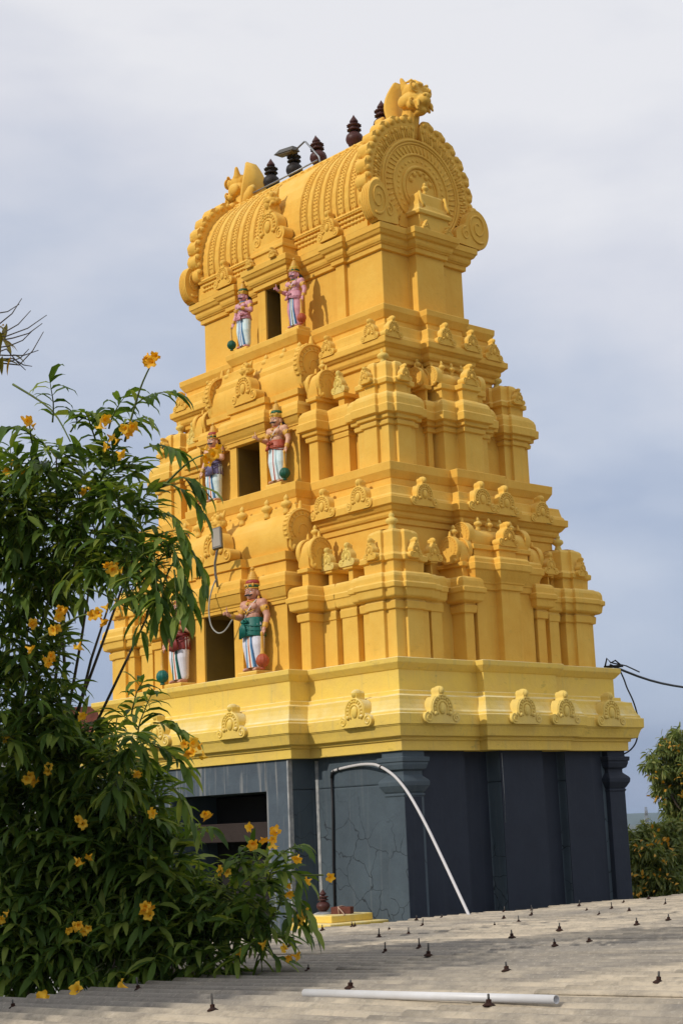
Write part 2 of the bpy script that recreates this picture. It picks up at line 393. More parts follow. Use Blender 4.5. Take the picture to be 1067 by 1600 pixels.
def kudu_mesh(w, h, t, knob=True, M=None, mb=None, detail=1.0):
    """horseshoe ornament: scroll feet, round body with rings, bud on top. front face towards -y, back at y=0"""
    mb = mb or MB(); W2 = w / 2; zb = h * .02
    R = w * .31; cz = h * .40
    poly = []
    fr = h * .155; fx = W2 - fr
    poly += [(-fx * .2, 0), (fx, 0)] + arc(fx, fr, fr, -pi / 2, pi * .62, 8)
    poly += arc(0, cz, R, radians(-6), radians(52), 7)
    poly += [(w * .135, h * .70), (w * .085, h * .755)] + arc(0, h * .875, w * .085, radians(-35), radians(215), 9) + [(-w * .085, h * .755), (-w * .135, h * .70)]
    poly += arc(0, cz, R, radians(128), radians(186), 7)
    poly += arc(-fx, fr, fr, pi * .38, pi * 1.5, 8)
    mb.prism(poly, -t, .02, 0, M, True)
    tr = w * .024
    # outer bead ring, inner arch, scrolls
    ring = [(R * .88 * cos(a), -t, cz + R * .88 * sin(a)) for a in [radians(-25 + 230 * i / 20) for i in range(21)]]
    mb.tube(ring, tr, 6, 0, M)
    ring = [(R * .52 * cos(a), -t, cz - h * .02 + R * .55 * sin(a)) for a in [radians(-40 + 260 * i / 16) for i in range(17)]]
    mb.tube(ring, tr * 1.1, 6, 0, M)
    for i in range(11):
        a = radians(-5 + 190 * i / 10); mb.ell((R * .70 * cos(a), -t, cz + R * .70 * sin(a)), (w * .035, t * .16, w * .035), 0, M, 6, 4)
    mb.ell((0, -t, cz), (w * .10, t * .28, w * .13), 0, M, 8, 6)
    for sg in (-1, 1):
        spiral(mb, sg * fx, fr, fr * .8, -t, tr, 1.4, sg, pi / 2 if sg > 0 else pi / 2, 16, 0, M)
        mb.ell((sg * fx * .55, -t, fr * 1.7), (w * .05, t * .3, w * .05), 0, M, 7, 5)
        mb.ell((sg * w * .11, -t, h * .70), (w * .04, t * .22, w * .045), 0, M, 7, 5)
    mb.ell((0, -t * .55, h * .885), (w * .085, t * .8, h * .135), 0, M, 10, 7)
    return mb

def gable_mesh(w, h, t, M=None, mb=None, ear=True):
    """round gable plate of a small barrel roof, in the xz plane facing -y and +y"""
    mb = mb or MB(); R = w / 2; cz = h * .50
    poly = [(-R * .62, 0), (R * .62, 0)] + [(R * .80, h * .12)] + arc(0, cz, R, radians(-38), radians(218), 26) + [(-R * .80, h * .12)]
    mb.prism(poly, -t / 2, t / 2, 0, M, True)
    for sy in (-1, 1):
        y = sy * t / 2
        mb.tube([(R * .93 * cos(a), y, cz + R * .93 * sin(a)) for a in [radians(-40 + 260 * i / 26) for i in range(27)]], R * .05, 6, 0, M)
        mb.tube([(R * .66 * cos(a), y, cz + R * .66 * sin(a)) for a in [radians(-40 + 260 * i / 22) for i in range(23)]], R * .035, 6, 0, M)
        mb.tube([(R * .28 * cos(a), y, cz - R * .1 + R * .34 * sin(a)) for a in [radians(-20 + 220 * i / 14) for i in range(15)]], R * .03, 6, 0, M)
        for i in range(15):
            a = radians(-30 + 240 * i / 14)
            mb.tube([(R * .70 * cos(a), y, cz + R * .70 * sin(a)), (R * .86 * cos(a), y, cz + R * .86 * sin(a))], R * .03, 5, 0, M)
        for sg in (-1, 1): mb.ell((sg * R * .56, y, h * .09), (R * .16, t * .25, R * .16), 0, M, 8, 5)
    for i in range(20 if w > .45 else 0):   # scalloped rim
        a = radians(-30 + 240 * i / 19)
        mb.ell((R * .975 * cos(a), 0, cz + R * .975 * sin(a)), (R * .075, t * .52, R * .075), 0, M, 7, 5)
    if ear:
        mb.cap((0, 0, cz + R * .95), (0, 0, cz + R * 1.32), R * .15, R * .07, 0, 8, M)
    return mb

def stupi(mb, c, h, r, M=None, m=0):
    """small pot finial"""
    p = [(r * .55, 0), (r * .62, h * .12), (r * .45, h * .26), (r * .55, h * .32), (r * .95, h * .42), (r, h * .52), (r * .8, h * .62), (r * .38, h * .68), (r * .42, h * .73), (r * .5, h * .78), (r * .38, h * .87), (r * .12, h * .97), (r * .03, h)]
    mb.lathe(c, p, 14, m, M)

# ------------------------------------------------------------------ temple tower
R90 = pi / 2
TOWER = empty('temple_tower', (0, 0, -4.2), 'tall yellow stepped temple gateway tower on a dark slate-blue base', 'tower')
TZ = 4.2     # children are laid out in world heights; the Empty sits on the ground
def part(mb, name, mats, parent=TOWER, bevel=.010, **k):
    o = mb.build(name, mats, parent, bevel, **k)
    if parent is TOWER: o.location.z += TZ
    return o
def place(o, parent, x=0, y=0, z=0, rotz=0, scale=None):
    o.parent = parent; o.location = (x, y, z + (TZ if parent is TOWER else 0)); o.rotation_euler = (0, 0, rotz)
    if scale is not None: o.scale = scale
    return o
ORN = {}
def kudu(parent, kind, x, y, z, rotz=0, sc=1.0, mat=None):
    """another horseshoe ornament; kind = (w, h, t)"""
    key = (kind, (mat or GOLD2).name)
    if key not in ORN:
        o = kudu_mesh(*kind).build('horseshoe_ornament', mat or GOLD2, parent); ORN[key] = o
    else:
        o = ORN[key].copy(); COL.objects.link(o)
    j = random.uniform(.95, 1.05)
    return place(o, parent, x, y, z, rotz + random.uniform(-.025, .025), (sc * j * random.uniform(.96, 1.04), sc, sc * j))
def finial(parent, x, y, z, h, r, mat=None):
    key = ('fin', h, r, (mat or GOLD2).name)
    if key not in ORN:
        mb = MB(); stupi(mb, (0, 0, 0), h, r); o = mb.build('finial', mat or GOLD2, parent); ORN[key] = o
    else:
        o = ORN[key].copy(); COL.objects.link(o)
    return place(o, parent, x, y, z)

# ---- lower storey (slate blue)
AB, BB = 3.40, 2.08
mb = MB()
bf = [(-1.66, -1.0, .42), (-1.0, 1.19, -.9), (1.19, 1.66, .42)]
br = [(-.98, -.42, -.14), (-.42, .42, .10), (.42, .98, -.14)]
mb.sweep(outline(AB, BB, bf, br, (), br), [(0, -4.2), (0, .53)], 0)
mb.sweep(outline(AB, BB, [(-1.66, 1.66, .42)], br, (), br), [(0, .53), (0, .955)], 0)
base = part(mb, 'lower_storey', BLUE, bevel=.02)
# gateway surround has its own paint; the end face's shade is painted on
mb = MB(); mb.box(1.19 + .004, 1.66 - .006, -BB - .424, -BB - .40, -4.2, .955, 0)
part(mb, 'gateway_jamb', STREAK, bevel=.004)
mb = MB(); mb.box(-1.66, -1.004, -BB - .424, -BB - .40, -4.2, .955, 0)
part(mb, 'gateway_jamb', STREAK, bevel=.004)
mb = MB(); mb.box(-1.0, 1.188, -BB - .426, -BB - .40, .53, .955, 0)
part(mb, 'gateway_lintel', STREAK, bevel=.004)
mb = MB(); mb.box(1.640, 1.668, -BB - .432, -BB - .36, -4.2, .93); part(mb, 'lime_streaked_arris', WHITEST, bevel=.004)
mb = MB(); mb.box(1.72, 1.775, -BB - .012, -BB + .05, -4.2, .90); part(mb, 'lime_streaked_arris', WHITEST, bevel=.004)
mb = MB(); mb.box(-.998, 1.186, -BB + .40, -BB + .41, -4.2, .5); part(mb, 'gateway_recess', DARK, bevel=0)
mb = MB(); mb.box(-.998, 1.186, -BB - .02, -BB + .12, -.12, .14); part(mb, 'gateway_beam', BEAM)
# end wall's shade put into colour: thin panels of darkened slate standing 3 mm proud
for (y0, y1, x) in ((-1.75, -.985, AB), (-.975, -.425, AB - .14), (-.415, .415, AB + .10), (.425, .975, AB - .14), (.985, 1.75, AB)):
    mb = MB(); mb.box(x - .02, x + .004, y0, y1, -4.2, .945); part(mb, 'end_wall_shade', BLUE_SHADE, bevel=0)
mb = MB(); mb.tube([(AB - .13, -.93, .90), (AB - .128, -.925, .3), (AB - .13, -.93, -.5)], [.006, .004, .0015], 5); part(mb, 'lime_streak', WHITEST, bevel=0)
mb = MB(); mb.tube([(AB + .106, -.385, .90), (AB + .106, -.38, .4), (AB + .106, -.385, 0)], [.005, .004, .001], 5); part(mb, 'lime_streak', WHITEST, bevel=0)
PILP = [(0, -4.2), (0, .37), (.012, .375), (.012, .40), (-.004, .405), (.018, .43), (.035, .46), (.058, .50), (.062, .55), (.045, .575), (-.012, .63), (-.012, .68), (.03, .70), (.05, .76), (.05, .79), (.065, .795), (.07, .85), (.02, .855), (.02, .945)]
for (sx_, sy_) in ((1, -1), (1, 1), (-1, -1)):
    mb = MB()
    cx, cy = sx_ * (AB + .075 - .17), sy_ * (BB + .075 - .17)
    o = outline(.17, .17)
    o = [(p[0] + cx, p[1] + cy) for p in o]
    mb.sweep(o, PILP)
    part(mb, 'corner_pilaster', BLUE if sx_ < 0 or sy_ < 0 else BLUE_SHADE)
    if (sx_, sy_) == (1, -1):
        mb = MB(); mb.box(AB + .066, AB + .0795, -BB - .068, -BB + .22, -4.2, .36); part(mb, 'end_wall_shade', BLUE_SHADE, bevel=0)

# ---- base cornice (lemon) and its ledge
PB = [(-.35, .955), (-.30, .932), (.105, .930), (.108, 1.054), (.137, 1.058), (.139, 1.094), (.205, 1.105), (.225, 1.165), (.25, 1.230), (.262, 1.232), (.262, 1.245), (.278, 1.247), (.281, 1.378), (.250, 1.384), (.246, 1.415), (.222, 1.44), (.198, 1.50), (.180, 1.56), (.172, 1.61), (.12, 1.618), (.066, 1.635), (.064, 1.683), (.004, 1.690), (.004, 1.952), (.02, 1.958), (.085, 2.036), (.088, 2.098), (.07, 2.104), (-.9, 2.112)]
ob = outline(3.432, 2.115, [(-1.683, 1.683, .33)], [(-.715, .715, .138)], (), [(-.715, .715, .138)])
mb = MB(); mb.sweep(ob, PB)
bc = part(mb, 'base_cornice', LEMON, bevel=.012)
KB = (.62, .475, .12)
for y in (-1.70, -.285, .50, 1.62): kudu(bc, KB, 3.645 + (.0 if abs(y) > .8 else .138), y, 1.252, R90, 1, PALE)
for x in (2.945, .80, -.95): kudu(bc, KB, x, -2.328 - (.33 if x < 1.7 else 0), 1.252, 0, 1, LEMON)
kudu(bc, KB, -2.9, -2.328, 1.252, 0, 1, LEMON)

# ---- tiers
def shift(o, x, y): return [(p[0] + x, p[1] + y) for p in o]
def corner_shrine(x, y, hx, hy, K, N, mid, zr, hr, zf, mat, faces):
    mb = MB()
    fr = [(-mid, mid, .055)]
    o = shift(outline(hx, hy, fr, fr, fr, fr), x, y)
    mb.sweep(o, K, 0); mb.sweep(o, N, 0)
    s = part(mb, 'corner_shrine', mat)
    k = (.23, hr * .86, .075)
    for f in faces:
        if f == 'f': kudu(s, k, x, y - hy - .055, zr, 0, 1, mat)
        else: kudu(s, k, x + hx + .055, y, zr, R90, 1, mat)
    finial(s, x, y, zf, .26, .085, MOSSY)
    return s
def barrel(mb, hl, prof, axis_y, z, face='f', m=0):
    """barrel roof: cross section (depth, height) carried along the face"""
    n = len(prof); vs = []
    for u in (-hl, hl):
        for d, h in prof: vs.append((u, axis_y + d, z + h))
    fs = [(i, i + 1, n + i + 1, n + i) for i in range(n - 1)]
    mb.add(vs, fs, m, True)
    mb.add(vs, [tuple(reversed(range(n))), tuple(range(n, 2 * n))], m, False)
def bprof(r, h, k=1.0):
    P = [(-r * .86, 0), (-r * .97, h * .12)]
    for i in range(13):
        a = pi + (-pi) * i / 12
        P.append((r * cos(a), h * .38 + (h * .62) * sin(a) ** k))
    return P + [(r * .97, h * .12), (r * .86, 0)]

K1 = [(0, 2.06), (0, 2.755), (.03, 2.757), (.038, 2.857), (.02, 2.862), (.02, 2.885), (.075, 2.897), (.10, 2.915), (.113, 3.012), (.125, 3.016), (.138, 3.02), (.140, 3.085), (.115, 3.095), (.112, 3.17), (.10, 3.205), (.075, 3.232), (-.03, 3.245)]
N1 = [(-.03, 3.20), (-.022, 3.396), (.013, 3.402), (.018, 3.472), (-.015, 3.49), (-.03, 3.511), (-.05, 3.592), (-.062, 3.70), (-.07, 3.788), (-.085, 3.815), (-.11, 3.832), (-.19, 3.852)]
K2 = [(0, 4.78), (0, 5.395), (.032, 5.40), (.04, 5.455), (.025, 5.46), (.027, 5.478), (.068, 5.483), (.072, 5.535), (.122, 5.549), (.128, 5.66), (.105, 5.67), (.10, 5.76), (.085, 5.805), (.06, 5.84), (-.03, 5.882)]
N2 = [(-.03, 5.85), (-.022, 5.99), (.014, 5.998), (.017, 6.062), (-.015, 6.08), (-.025, 6.10), (-.04, 6.19), (-.048, 6.27), (-.06, 6.31), (-.085, 6.335), (-.16, 6.352)]
NK1 = [(-.05, 3.20), (-.05, 3.40), (.0, 3.405), (.005, 3.452), (-.03, 3.46)]
SH1 = [(0, 3.055), (.002, 3.058), (.03, 3.06), (.035, 3.105), (.048, 3.108), (.052, 3.13), (.075, 3.15), (.10, 3.20), (.13, 3.272), (.145, 3.275), (.15, 3.335), (.125, 3.34), (.122, 3.42), (.11, 3.455), (.085, 3.48), (-.015, 3.492), (-.015, 3.655), (.022, 3.660), (.028, 3.775), (-.12, 3.782)]
SR1 = [(0, 2.06), (0, 3.08), (.03, 3.085), (.035, 3.162), (.048, 3.165), (.052, 3.19), (.08, 3.25), (.112, 3.33), (.132, 3.345), (.137, 3.43), (.112, 3.437), (.108, 3.49), (.09, 3.52), (-.02, 3.545), (-.02, 3.635), (.012, 3.64), (.016, 3.705), (-.1, 3.712)]

# tier 1 -----------------------------------------------------------
mb = MB()
core = outline(3.27 - .13, 1.96 - .13)
corl = outline(3.27 - .13, 1.96 - .13, [(-.36, .36, -.75)])
mb.sweep(corl, [(0, 2.06), (0, 3.075)]); mb.sweep(core, [(0, 3.07)] + [(d, z) for d, z in K1 if z > 3.08])
GR = outline(2.91, 1.595, [(-1.27, 1.27, .277)], [(-.45, .45, .132)], (), [(-.45, .45, .132)])
PL2 = [(0, 3.15), (0, 3.96), (.027, 3.967), (.032, 4.038), (.06, 4.05), (.077, 4.08), (.08, 4.115), (.11, 4.135), (.15, 4.19), (.162, 4.194), (.178, 4.198), (.182, 4.295), (.148, 4.302), (.142, 4.325), (.118, 4.355), (.102, 4.42), (.093, 4.471), (.03, 4.478), (-.03, 4.508), (-.032, 4.60), (-.02, 4.605), (.036, 4.70), (.042, 4.812), (.02, 4.818), (-.9, 4.822)]
part(mb, 'tier_wall', GOLD2)
mb = MB(); mb.sweep(GR, PL2)
c2 = part(mb, 'tier_cornice', GOLD)
KC = (.52, .42, .10)
for y in (-1.165, -.18, .30, 1.20): kudu(c2, KC, 3.012 + (0 if abs(y) > .6 else .132), y, 4.205, R90, 1, GOLD2)
for x in (1.72, 2.47): kudu(c2, KC, x, -1.697, 4.203, 0, 1, GOLD2)
for x in (-1.72, -2.47): kudu(c2, KC, x, -1.697, 4.203, 0, 1, GOLD2)
corner_shrine(2.96, -1.66, .31, .30, K1, N1, .14, 3.42, .33, 3.85, GOLD2, 'fr')
corner_shrine(2.96, 1.66, .31, .30, K1, N1, .14, 3.42, .33, 3.85, GOLD2, 'r')
corner_shrine(-2.96, -1.66, .31, .30, K1, N1, .14, 3.42, .33, 3.85, GOLD2, 'f')
def niche(x0, x1, yf, depth, K, NK, face, kz, mat, kd):
    """narrow pilaster niche with one horseshoe ornament; along the front, or along the end when face='r'"""
    mb = MB(); cx = (x0 + x1) / 2; h = (x1 - x0) / 2
    if face == 'f': o = shift(outline(h, depth / 2), cx, -yf + depth / 2); o2 = shift(outline(h * .62, depth / 2), cx, -yf + depth / 2)
    else: o = shift(outline(depth / 2, h), yf - depth / 2, cx); o2 = shift(outline(depth / 2, h * .62), yf - depth / 2, cx)
    mb.sweep(o, [(d * .55 if d > 0 else d, z) for d, z in K]); mb.sweep(o2, NK)
    s = part(mb, 'wall_niche', mat)
    if face == 'f': kudu(s, kd, cx, -yf + .06, kz, 0, 1, PALE)
    else: kudu(s, kd, yf - .06, cx, kz, R90, 1, mat)
    return s
KN = (.30, .31, .08)
for sg in (1, -1):
    for (a, b) in ((2.20, 2.50), (1.80, 2.08)):
        x0, x1 = (a, b) if sg > 0 else (-b, -a)
        niche(x0, x1, 1.93, .5, K1, NK1, 'f', 3.44, GOLD2, KN)
for (a, b) in ((-1.30, -1.10), (1.03, 1.23)): niche(a, b, 3.25, .5, K1, NK1, 'r', 3.43, GOLD2, KN)
def panel_shrine(x0, x1, yf, depth, K, zl, rb, h, face, mat):
    """slim shrine whose little barrel roof ends in a round gable plate"""
    mb = MB(); cx = (x0 + x1) / 2; hw = (x1 - x0) / 2
    zt = K[-1][1]
    NK = [(-.03, zt - .04), (-.03, zl - .06), (.015, zl - .055), (.018, zl), (-.04, zl + .005)]
    o = outline(hw, depth / 2)
    mb.sweep(shift(o, 0, depth / 2), K); mb.sweep(shift(o, 0, depth / 2), NK)
    barrel(mb, hw, bprof(rb, h * .86), rb + .02, zl - .01)
    M = Matrix.Translation((cx, -yf, 0)) if face == 'f' else Matrix.Translation((yf, cx, 0)) @ Matrix.Rotation(R90, 4, 'Z')
    mb.v = [tuple(M @ Vector(p)) for p in mb.v]
    s = part(mb, 'panel_shrine', mat)
    key = ('gab', rb, h, mat.name)
    for sg in (-1, 1):
        if key not in ORN:
            ORN[key] = g = gable_mesh(rb * 2.15, h, .07).build('gable_plate', mat, s)
        else: g = ORN[key].copy(); COL.objects.link(g)
        p = M @ Vector((sg * (hw + .02), rb + .02, zl - .01))
        place(g, s, p.x, p.y, p.z, R90 if face == 'f' else 0)
    p = M @ Vector((0, rb + .05, zl + h * .86)); finial(s, p.x, p.y, p.z, .2, .06, GOLD2)
    return s
panel_shrine(1.62, 1.81, 2.17, .6, K1, 3.48, .19, .50, 'f', GOLD)
panel_shrine(-1.81, -1.62, 2.17, .6, K1, 3.48, .19, .50, 'f', GOLD)
panel_shrine(-.80, -.63, 3.38, .6, K1, 3.44, .165, .40, 'r', GOLD)
panel_shrine(.63, .80, 3.38, .6, K1, 3.44, .165, .40, 'r', GOLD)

def barrel_shrine(face, half, plane, depth, segs_low, segs_up, Klow, Kup, rb, zb, hb, kd, kz, mat, fins, finr, gh, door=None, lion=False, bl=None, kplane=None):
    """central pavilion with a barrel roof along the face"""
    mb = MB()
    o1 = shift(outline(half, depth / 2, segs_low), 0, -plane + depth / 2); o2 = shift(outline(half, depth / 2, segs_up), 0, -plane + depth / 2)
    if Klow: mb.sweep(o1, Klow)
    mb.sweep(o2, Kup)
    bl = bl or half
    barrel(mb, bl, bprof(rb, hb), -plane + rb + .03, zb)
    M = Matrix.Identity(4) if face == 'f' else Matrix.Rotation(R90, 4, 'Z')
    mb.v = [tuple(M @ Vector(p)) for p in mb.v]
    s = part(mb, 'barrel_shrine', mat)
    key = ('gab', rb, gh, mat.name)
    for sg in (-1, 1):
        if key not in ORN: ORN[key] = g = gable_mesh(max(rb * 2.2, gh * .86) if gh > .5 else rb * 2.2, gh, .10).build('gable_plate', mat, s)
        else: g = ORN[key].copy(); COL.objects.link(g)
        p = M @ Vector((sg * bl, -plane + rb + .03, zb)); place(g, s, p.x, p.y, p.z, R90 if face == 'f' else 0)
    p = M @ Vector((0, -(kplane or (plane + .11)), kz)); kudu(s, kd, p.x, p.y, p.z, 0 if face == 'f' else R90, 1, mat)
    for u in fins:
        p = M @ Vector((u, -plane + rb * .80, zb + hb - .03)); finial(s, p.x, p.y, p.z, finr[0], finr[1], GOLD2)
    return s
DB = .55
sf1 = barrel_shrine('f', 1.40, 2.21, 1.2, [(-DB, -.35, .11), (-.35, .35, -1.1), (.35, DB, .11)], [(-DB, DB, .11)],
    [(0, 2.06), (0, 3.06)], SH1, .27, 3.77, .60, (.86, .62, .16), 3.78, GOLD, (-1.2, -.85, -.3, .2, .77, 1.2), (.29, .085), .66, kplane=2.22)
sr1 = barrel_shrine('r', .56, 3.38, 1.0, (), [(-.185, .185, .11)], None, SR1, .165, 3.70, .25, (.40, .36, .12), 3.69, GOLD, (-.32, -.1, .12, .33), (.2, .06), .29, kplane=3.405)

# tier 2 -----------------------------------------------------------
mb = MB(); mb.sweep(outline(2.72 - .12, 1.41 - .12, [(-.285, .285, -.65)]), [(0, 4.78), (0, 5.66)]); mb.sweep(outline(2.72 - .12, 1.41 - .12), [(0, 5.655)] + [(d, z) for d, z in K2 if z > 5.66]); part(mb, 'tier_wall', GOLD)
G3 = outline(2.393, 1.078, [(-.80, .80, .263)], [(-.375, .375, .149)], (), [(-.375, .375, .149)])
PL3 = [(0, 5.8), (0, 6.41), (.045, 6.43), (.048, 6.485), (.073, 6.50), (.10, 6.535), (.104, 6.59), (.13, 6.605), (.155, 6.632), (.178, 6.645), (.181, 6.734), (.148, 6.742), (.142, 6.765), (.12, 6.80), (.108, 6.87), (.104, 6.945), (.05, 6.952), (-.02, 7.0), (-.018, 7.068), (.0, 7.075), (.058, 7.175), (.063, 7.258), (.04, 7.263), (-.7, 7.268)]
mb = MB(); mb.sweep(G3, PL3); c3 = part(mb, 'tier_cornice', GOLD)
KD = (.36, .33, .09)
for y in (-1.09, -.19, .34, .95): kudu(c3, KD, 2.502 + (0 if abs(y) > .6 else .149), y, 6.72, R90, 1, GOLD2)
for x in (2.27, 1.35): kudu(c3, KD, x, -1.187, 6.72, 0, 1, GOLD2)
for x in (-2.27, -1.5): kudu(c3, KD, x, -1.187, 6.72, 0, 1, GOLD2)
corner_shrine(2.41, -1.155, .31, .255, K2, N2, .13, 6.02, .28, 6.35, GOLD2, 'fr')
corner_shrine(2.41, 1.155, .31, .255, K2, N2, .13, 6.02, .28, 6.35, GOLD2, 'r')
corner_shrine(-2.41, -1.155, .31, .255, K2, N2, .13, 6.02, .28, 6.35, GOLD2, 'f')
NK2 = [(-.05, 5.85), (-.05, 5.99), (0, 5.995), (.005, 6.05), (-.03, 6.055)]
for (a, b) in ((1.56, 1.92), (-1.92, -1.56)):
    s = niche(a, b, 1.42, .4, K2, NK2, 'f', 6.05, GOLD, (.30, .34, .07))
panel_shrine(1.27, 1.46, 1.60, .5, K2, 6.05, .18, .46, 'f', GOLD)
panel_shrine(-1.46, -1.27, 1.60, .5, K2, 6.05, .18, .46, 'f', GOLD)
SH2 = [(0, 5.645), (.002, 5.65), (.03, 5.655), (.035, 5.71), (.048, 5.715), (.052, 5.735), (.08, 5.77), (.12, 5.84), (.14, 5.845), (.145, 5.915), (.122, 5.92), (.115, 5.99), (.09, 6.045), (-.015, 6.065), (-.015, 6.17), (.022, 6.175), (.028, 6.262), (-.1, 6.268)]
sf2 = barrel_shrine('f', 1.07, 1.60, 1.0, [(-.43, -.275, .10), (-.275, .275, -.9), (.275, .43, .10)], [(-.43, .43, .10)],
    [(0, 4.78), (0, 5.65)], SH2, .26, 6.26, .54, (.66, .56, .14), 6.26, GOLD, (-.8, -.42, .12, .55, .9), (.27, .078), .76, kplane=1.615)
mb = MB()
M = Matrix.Rotation(R90, 4, 'Z')
sr2 = barrel_shrine('r', .44, 2.82, .8, (), [(-.18, .18, .15)], None, K2[:-1] + [(-.03, 5.882), (-.022, 6.02), (.014, 6.03), (.017, 6.10), (-.06, 6.105)], .15, 6.09, .22, (.34, .33, .11), 6.10, GOLD2, (-.3, -.1, .1, .3), (.2, .055), .26, kplane=2.885)
panel_shrine(-.60, -.50, 2.66, .4, K2, 6.09, .145, .29, 'r', GOLD)
panel_shrine(.50, .60, 2.66, .4, K2, 6.09, .145, .29, 'r', GOLD)

# tier 3 -----------------------------------------------------------
mb = MB()
lo3 = outline(2.14, .83, [(-1.39, -1.20, .066), (-.37, -.18, .30), (-.18, .18, -.62), (.18, .37, .30), (1.20, 1.39, .066)], [(-.30, .27, .17)], (), [(-.30, .30, .17)])
up3 = outline(2.14, .83, [(-1.39, -1.20, .066), (-.37, .37, .30), (1.20, 1.39, .066)], [(-.30, .27, .17)], (), [(-.30, .30, .17)])
mb.sweep(lo3, [(0, 7.24), (0, 8.212)])
part(mb, 'tier_wall', GOLD)
PT = [(0, 8.206), (.045, 8.213), (.048, 8.282), (.07, 8.287), (.073, 8.30), (.09, 8.31), (.105, 8.346), (.107, 8.392), (.14, 8.41), (.165, 8.457), (.178, 8.462), (.183, 8.55), (.16, 8.56), (-.12, 8.575)]
mb = MB(); mb.sweep(up3, PT); c4 = part(mb, 'tier_cornice', GOLD)
mb = MB(); mb.box(2.142, 2.158, .40, .47, 7.24, 8.20); part(mb, 'pilaster_strip', GOLD, bevel=.004)
# attic boxes over the two bays
mb = MB(); mb.sweep(shift(outline(.42, .25), 0, -1.0), [(0, 8.56), (0, 8.70), (.03, 8.71), (.03, 8.76), (-.03, 8.77), (-.03, 8.86), (-.1, 8.87)])
att = part(mb, 'attic_block', GOLD)
kudu(att, (.17, .17, .06), .27, -1.30, 8.55, 0, 1, GOLD2); kudu(att, (.17, .17, .06), -.30, -1.30, 8.55, 0, 1, GOLD2)
mb = MB(); mb.sweep(shift(outline(.30, .30), 2.12, 0), [(0, 8.56), (0, 8.80), (.035, 8.805), (.04, 8.86), (.0, 8.90), (-.03, 8.98), (-.045, 9.14), (-.06, 9.17), (-.10, 9.18)])
att = part(mb, 'end_porch_roof', GOLD2)
finial(att, 2.32, -.06, 9.17, .20, .06, GOLD2)
kudu(att, (.16, .15, .05), 2.44, -.22, 8.55, R90, 1, GOLD2); kudu(att, (.16, .15, .05), 2.44, .24, 8.55, R90, 1, GOLD2)
for y in (-.26, .26):
    mb = MB(); mb.tube([(2.40, y, 9.16), (2.43, y, 9.02), (2.46, y + .02, 8.95), (2.44, y + .05, 8.92)], .022, 6); part(mb, 'porch_scroll', GOLD2, att, bevel=0)

DOORSHADE = paint('doorway_shade_ochre', (.20, .125, .022), (.13, .085, .018), amount=.8, nscale=3, bump=.2)  # ochre darkened to paint in the shade inside the doorways
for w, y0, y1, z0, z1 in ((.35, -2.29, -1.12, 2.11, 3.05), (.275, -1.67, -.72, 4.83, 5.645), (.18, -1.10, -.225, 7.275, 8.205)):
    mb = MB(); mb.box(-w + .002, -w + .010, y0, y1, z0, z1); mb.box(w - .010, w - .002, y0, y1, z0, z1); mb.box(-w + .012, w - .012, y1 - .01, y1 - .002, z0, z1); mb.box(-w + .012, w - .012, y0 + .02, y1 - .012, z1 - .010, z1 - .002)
    part(mb, 'doorway_shade', DOORSHADE, bevel=0)
# ---- barrel roof of the tower
mb = MB()
BPf = [(-1.0, 8.56), (-1.0, 8.66), (-.965, 8.67), (-.965, 8.84), (-1.0, 8.845), (-1.01, 8.875), (-1.0, 8.905), (-.955, 8.91), (-.975, 9.0), (-.985, 9.14), (-.97, 9.32), (-.92, 9.54), (-.84, 9.74), (-.73, 9.92), (-.61, 10.06), (-.49, 10.17), (-.45, 10.18), (-.44, 10.225), (-.40, 10.225), (-.385, 10.205), (-.20, 10.42), (-.12, 10.455)]
prof = BPf + [(-y, z) for y, z in reversed(BPf)]
n = len(prof); vs = [(sx_, y, z) for sx_ in (-2.05, 2.05) for y, z in prof]
mb.add(vs, [(i, i + 1, n + i + 1, n + i) for i in range(n - 1)], 0, False)
mb.add(vs, [tuple(reversed(range(n))), tuple(range(n, 2 * n))], 0)
# raised rib bands with small knobs
def arcpts(x, off, k=1):
    P = [p for p in BPf if 8.91 <= p[1] <= 10.17]
    return [(x, p[0] - off * .9, p[1] + off * .3) for p in P]
roof = part(mb, 'barrel_roof', GOLD, bevel=0)
for side in (1,):
    for x in (-1.72, -1.42, -1.12, -.82, -.52, .62, .90, 1.18, 1.46, 1.74):
        mb = MB()
        A = arcpts(x, .008)
        for dx in (-.085, -.062, .062, .085): mb.tube([(p[0] + dx, p[1], p[2]) for p in A], .0075, 5)
        L = [Vector(p) for p in A]; acc = 0
        for i in range(len(L) - 1):
            seg = L[i + 1] - L[i]; q = max(1, int(seg.length / .052))
            for j in range(q):
                c = L[i] + seg * ((j + .5) / q)
                for dx in (-.028, .024): mb.ell((c.x + dx + random.uniform(-.006, .006), c.y, c.z), (.014, .010, .017), 0, None, 6, 4)
        part(mb, 'rib_band', GOLD, roof, bevel=0)
def strand(y, z, r0, r1, n, wob=0.0, step=4):
    mb = MB(); P = []; R = []
    for i in range(n * step + 1):
        t = i / (n * step); P.append((-1.97 + 3.94 * t, y + wob * sin(i * .9), z + .004 * sin(i * 1.7))); R.append(r0 + (r1 - r0) * abs(sin(pi * i / step)))
    mb.tube(P, R, 6); part(mb, 'leaf_frieze', GOLD, roof, bevel=0)
strand(-.972, 8.79, .012, .034, 52); strand(-.972, 8.715, .010, .030, 52); strand(-1.004, 8.876, .006, .015, 70); strand(-.30, 10.315, .010, .030, 44, .018)
kudu(roof, (.50, .47, .10), 1.28, -1.0, 8.575, 0, 1, GOLD); kudu(roof, (.50, .47, .10), -1.28, -1.0, 8.575, 0, 1, GOLD)

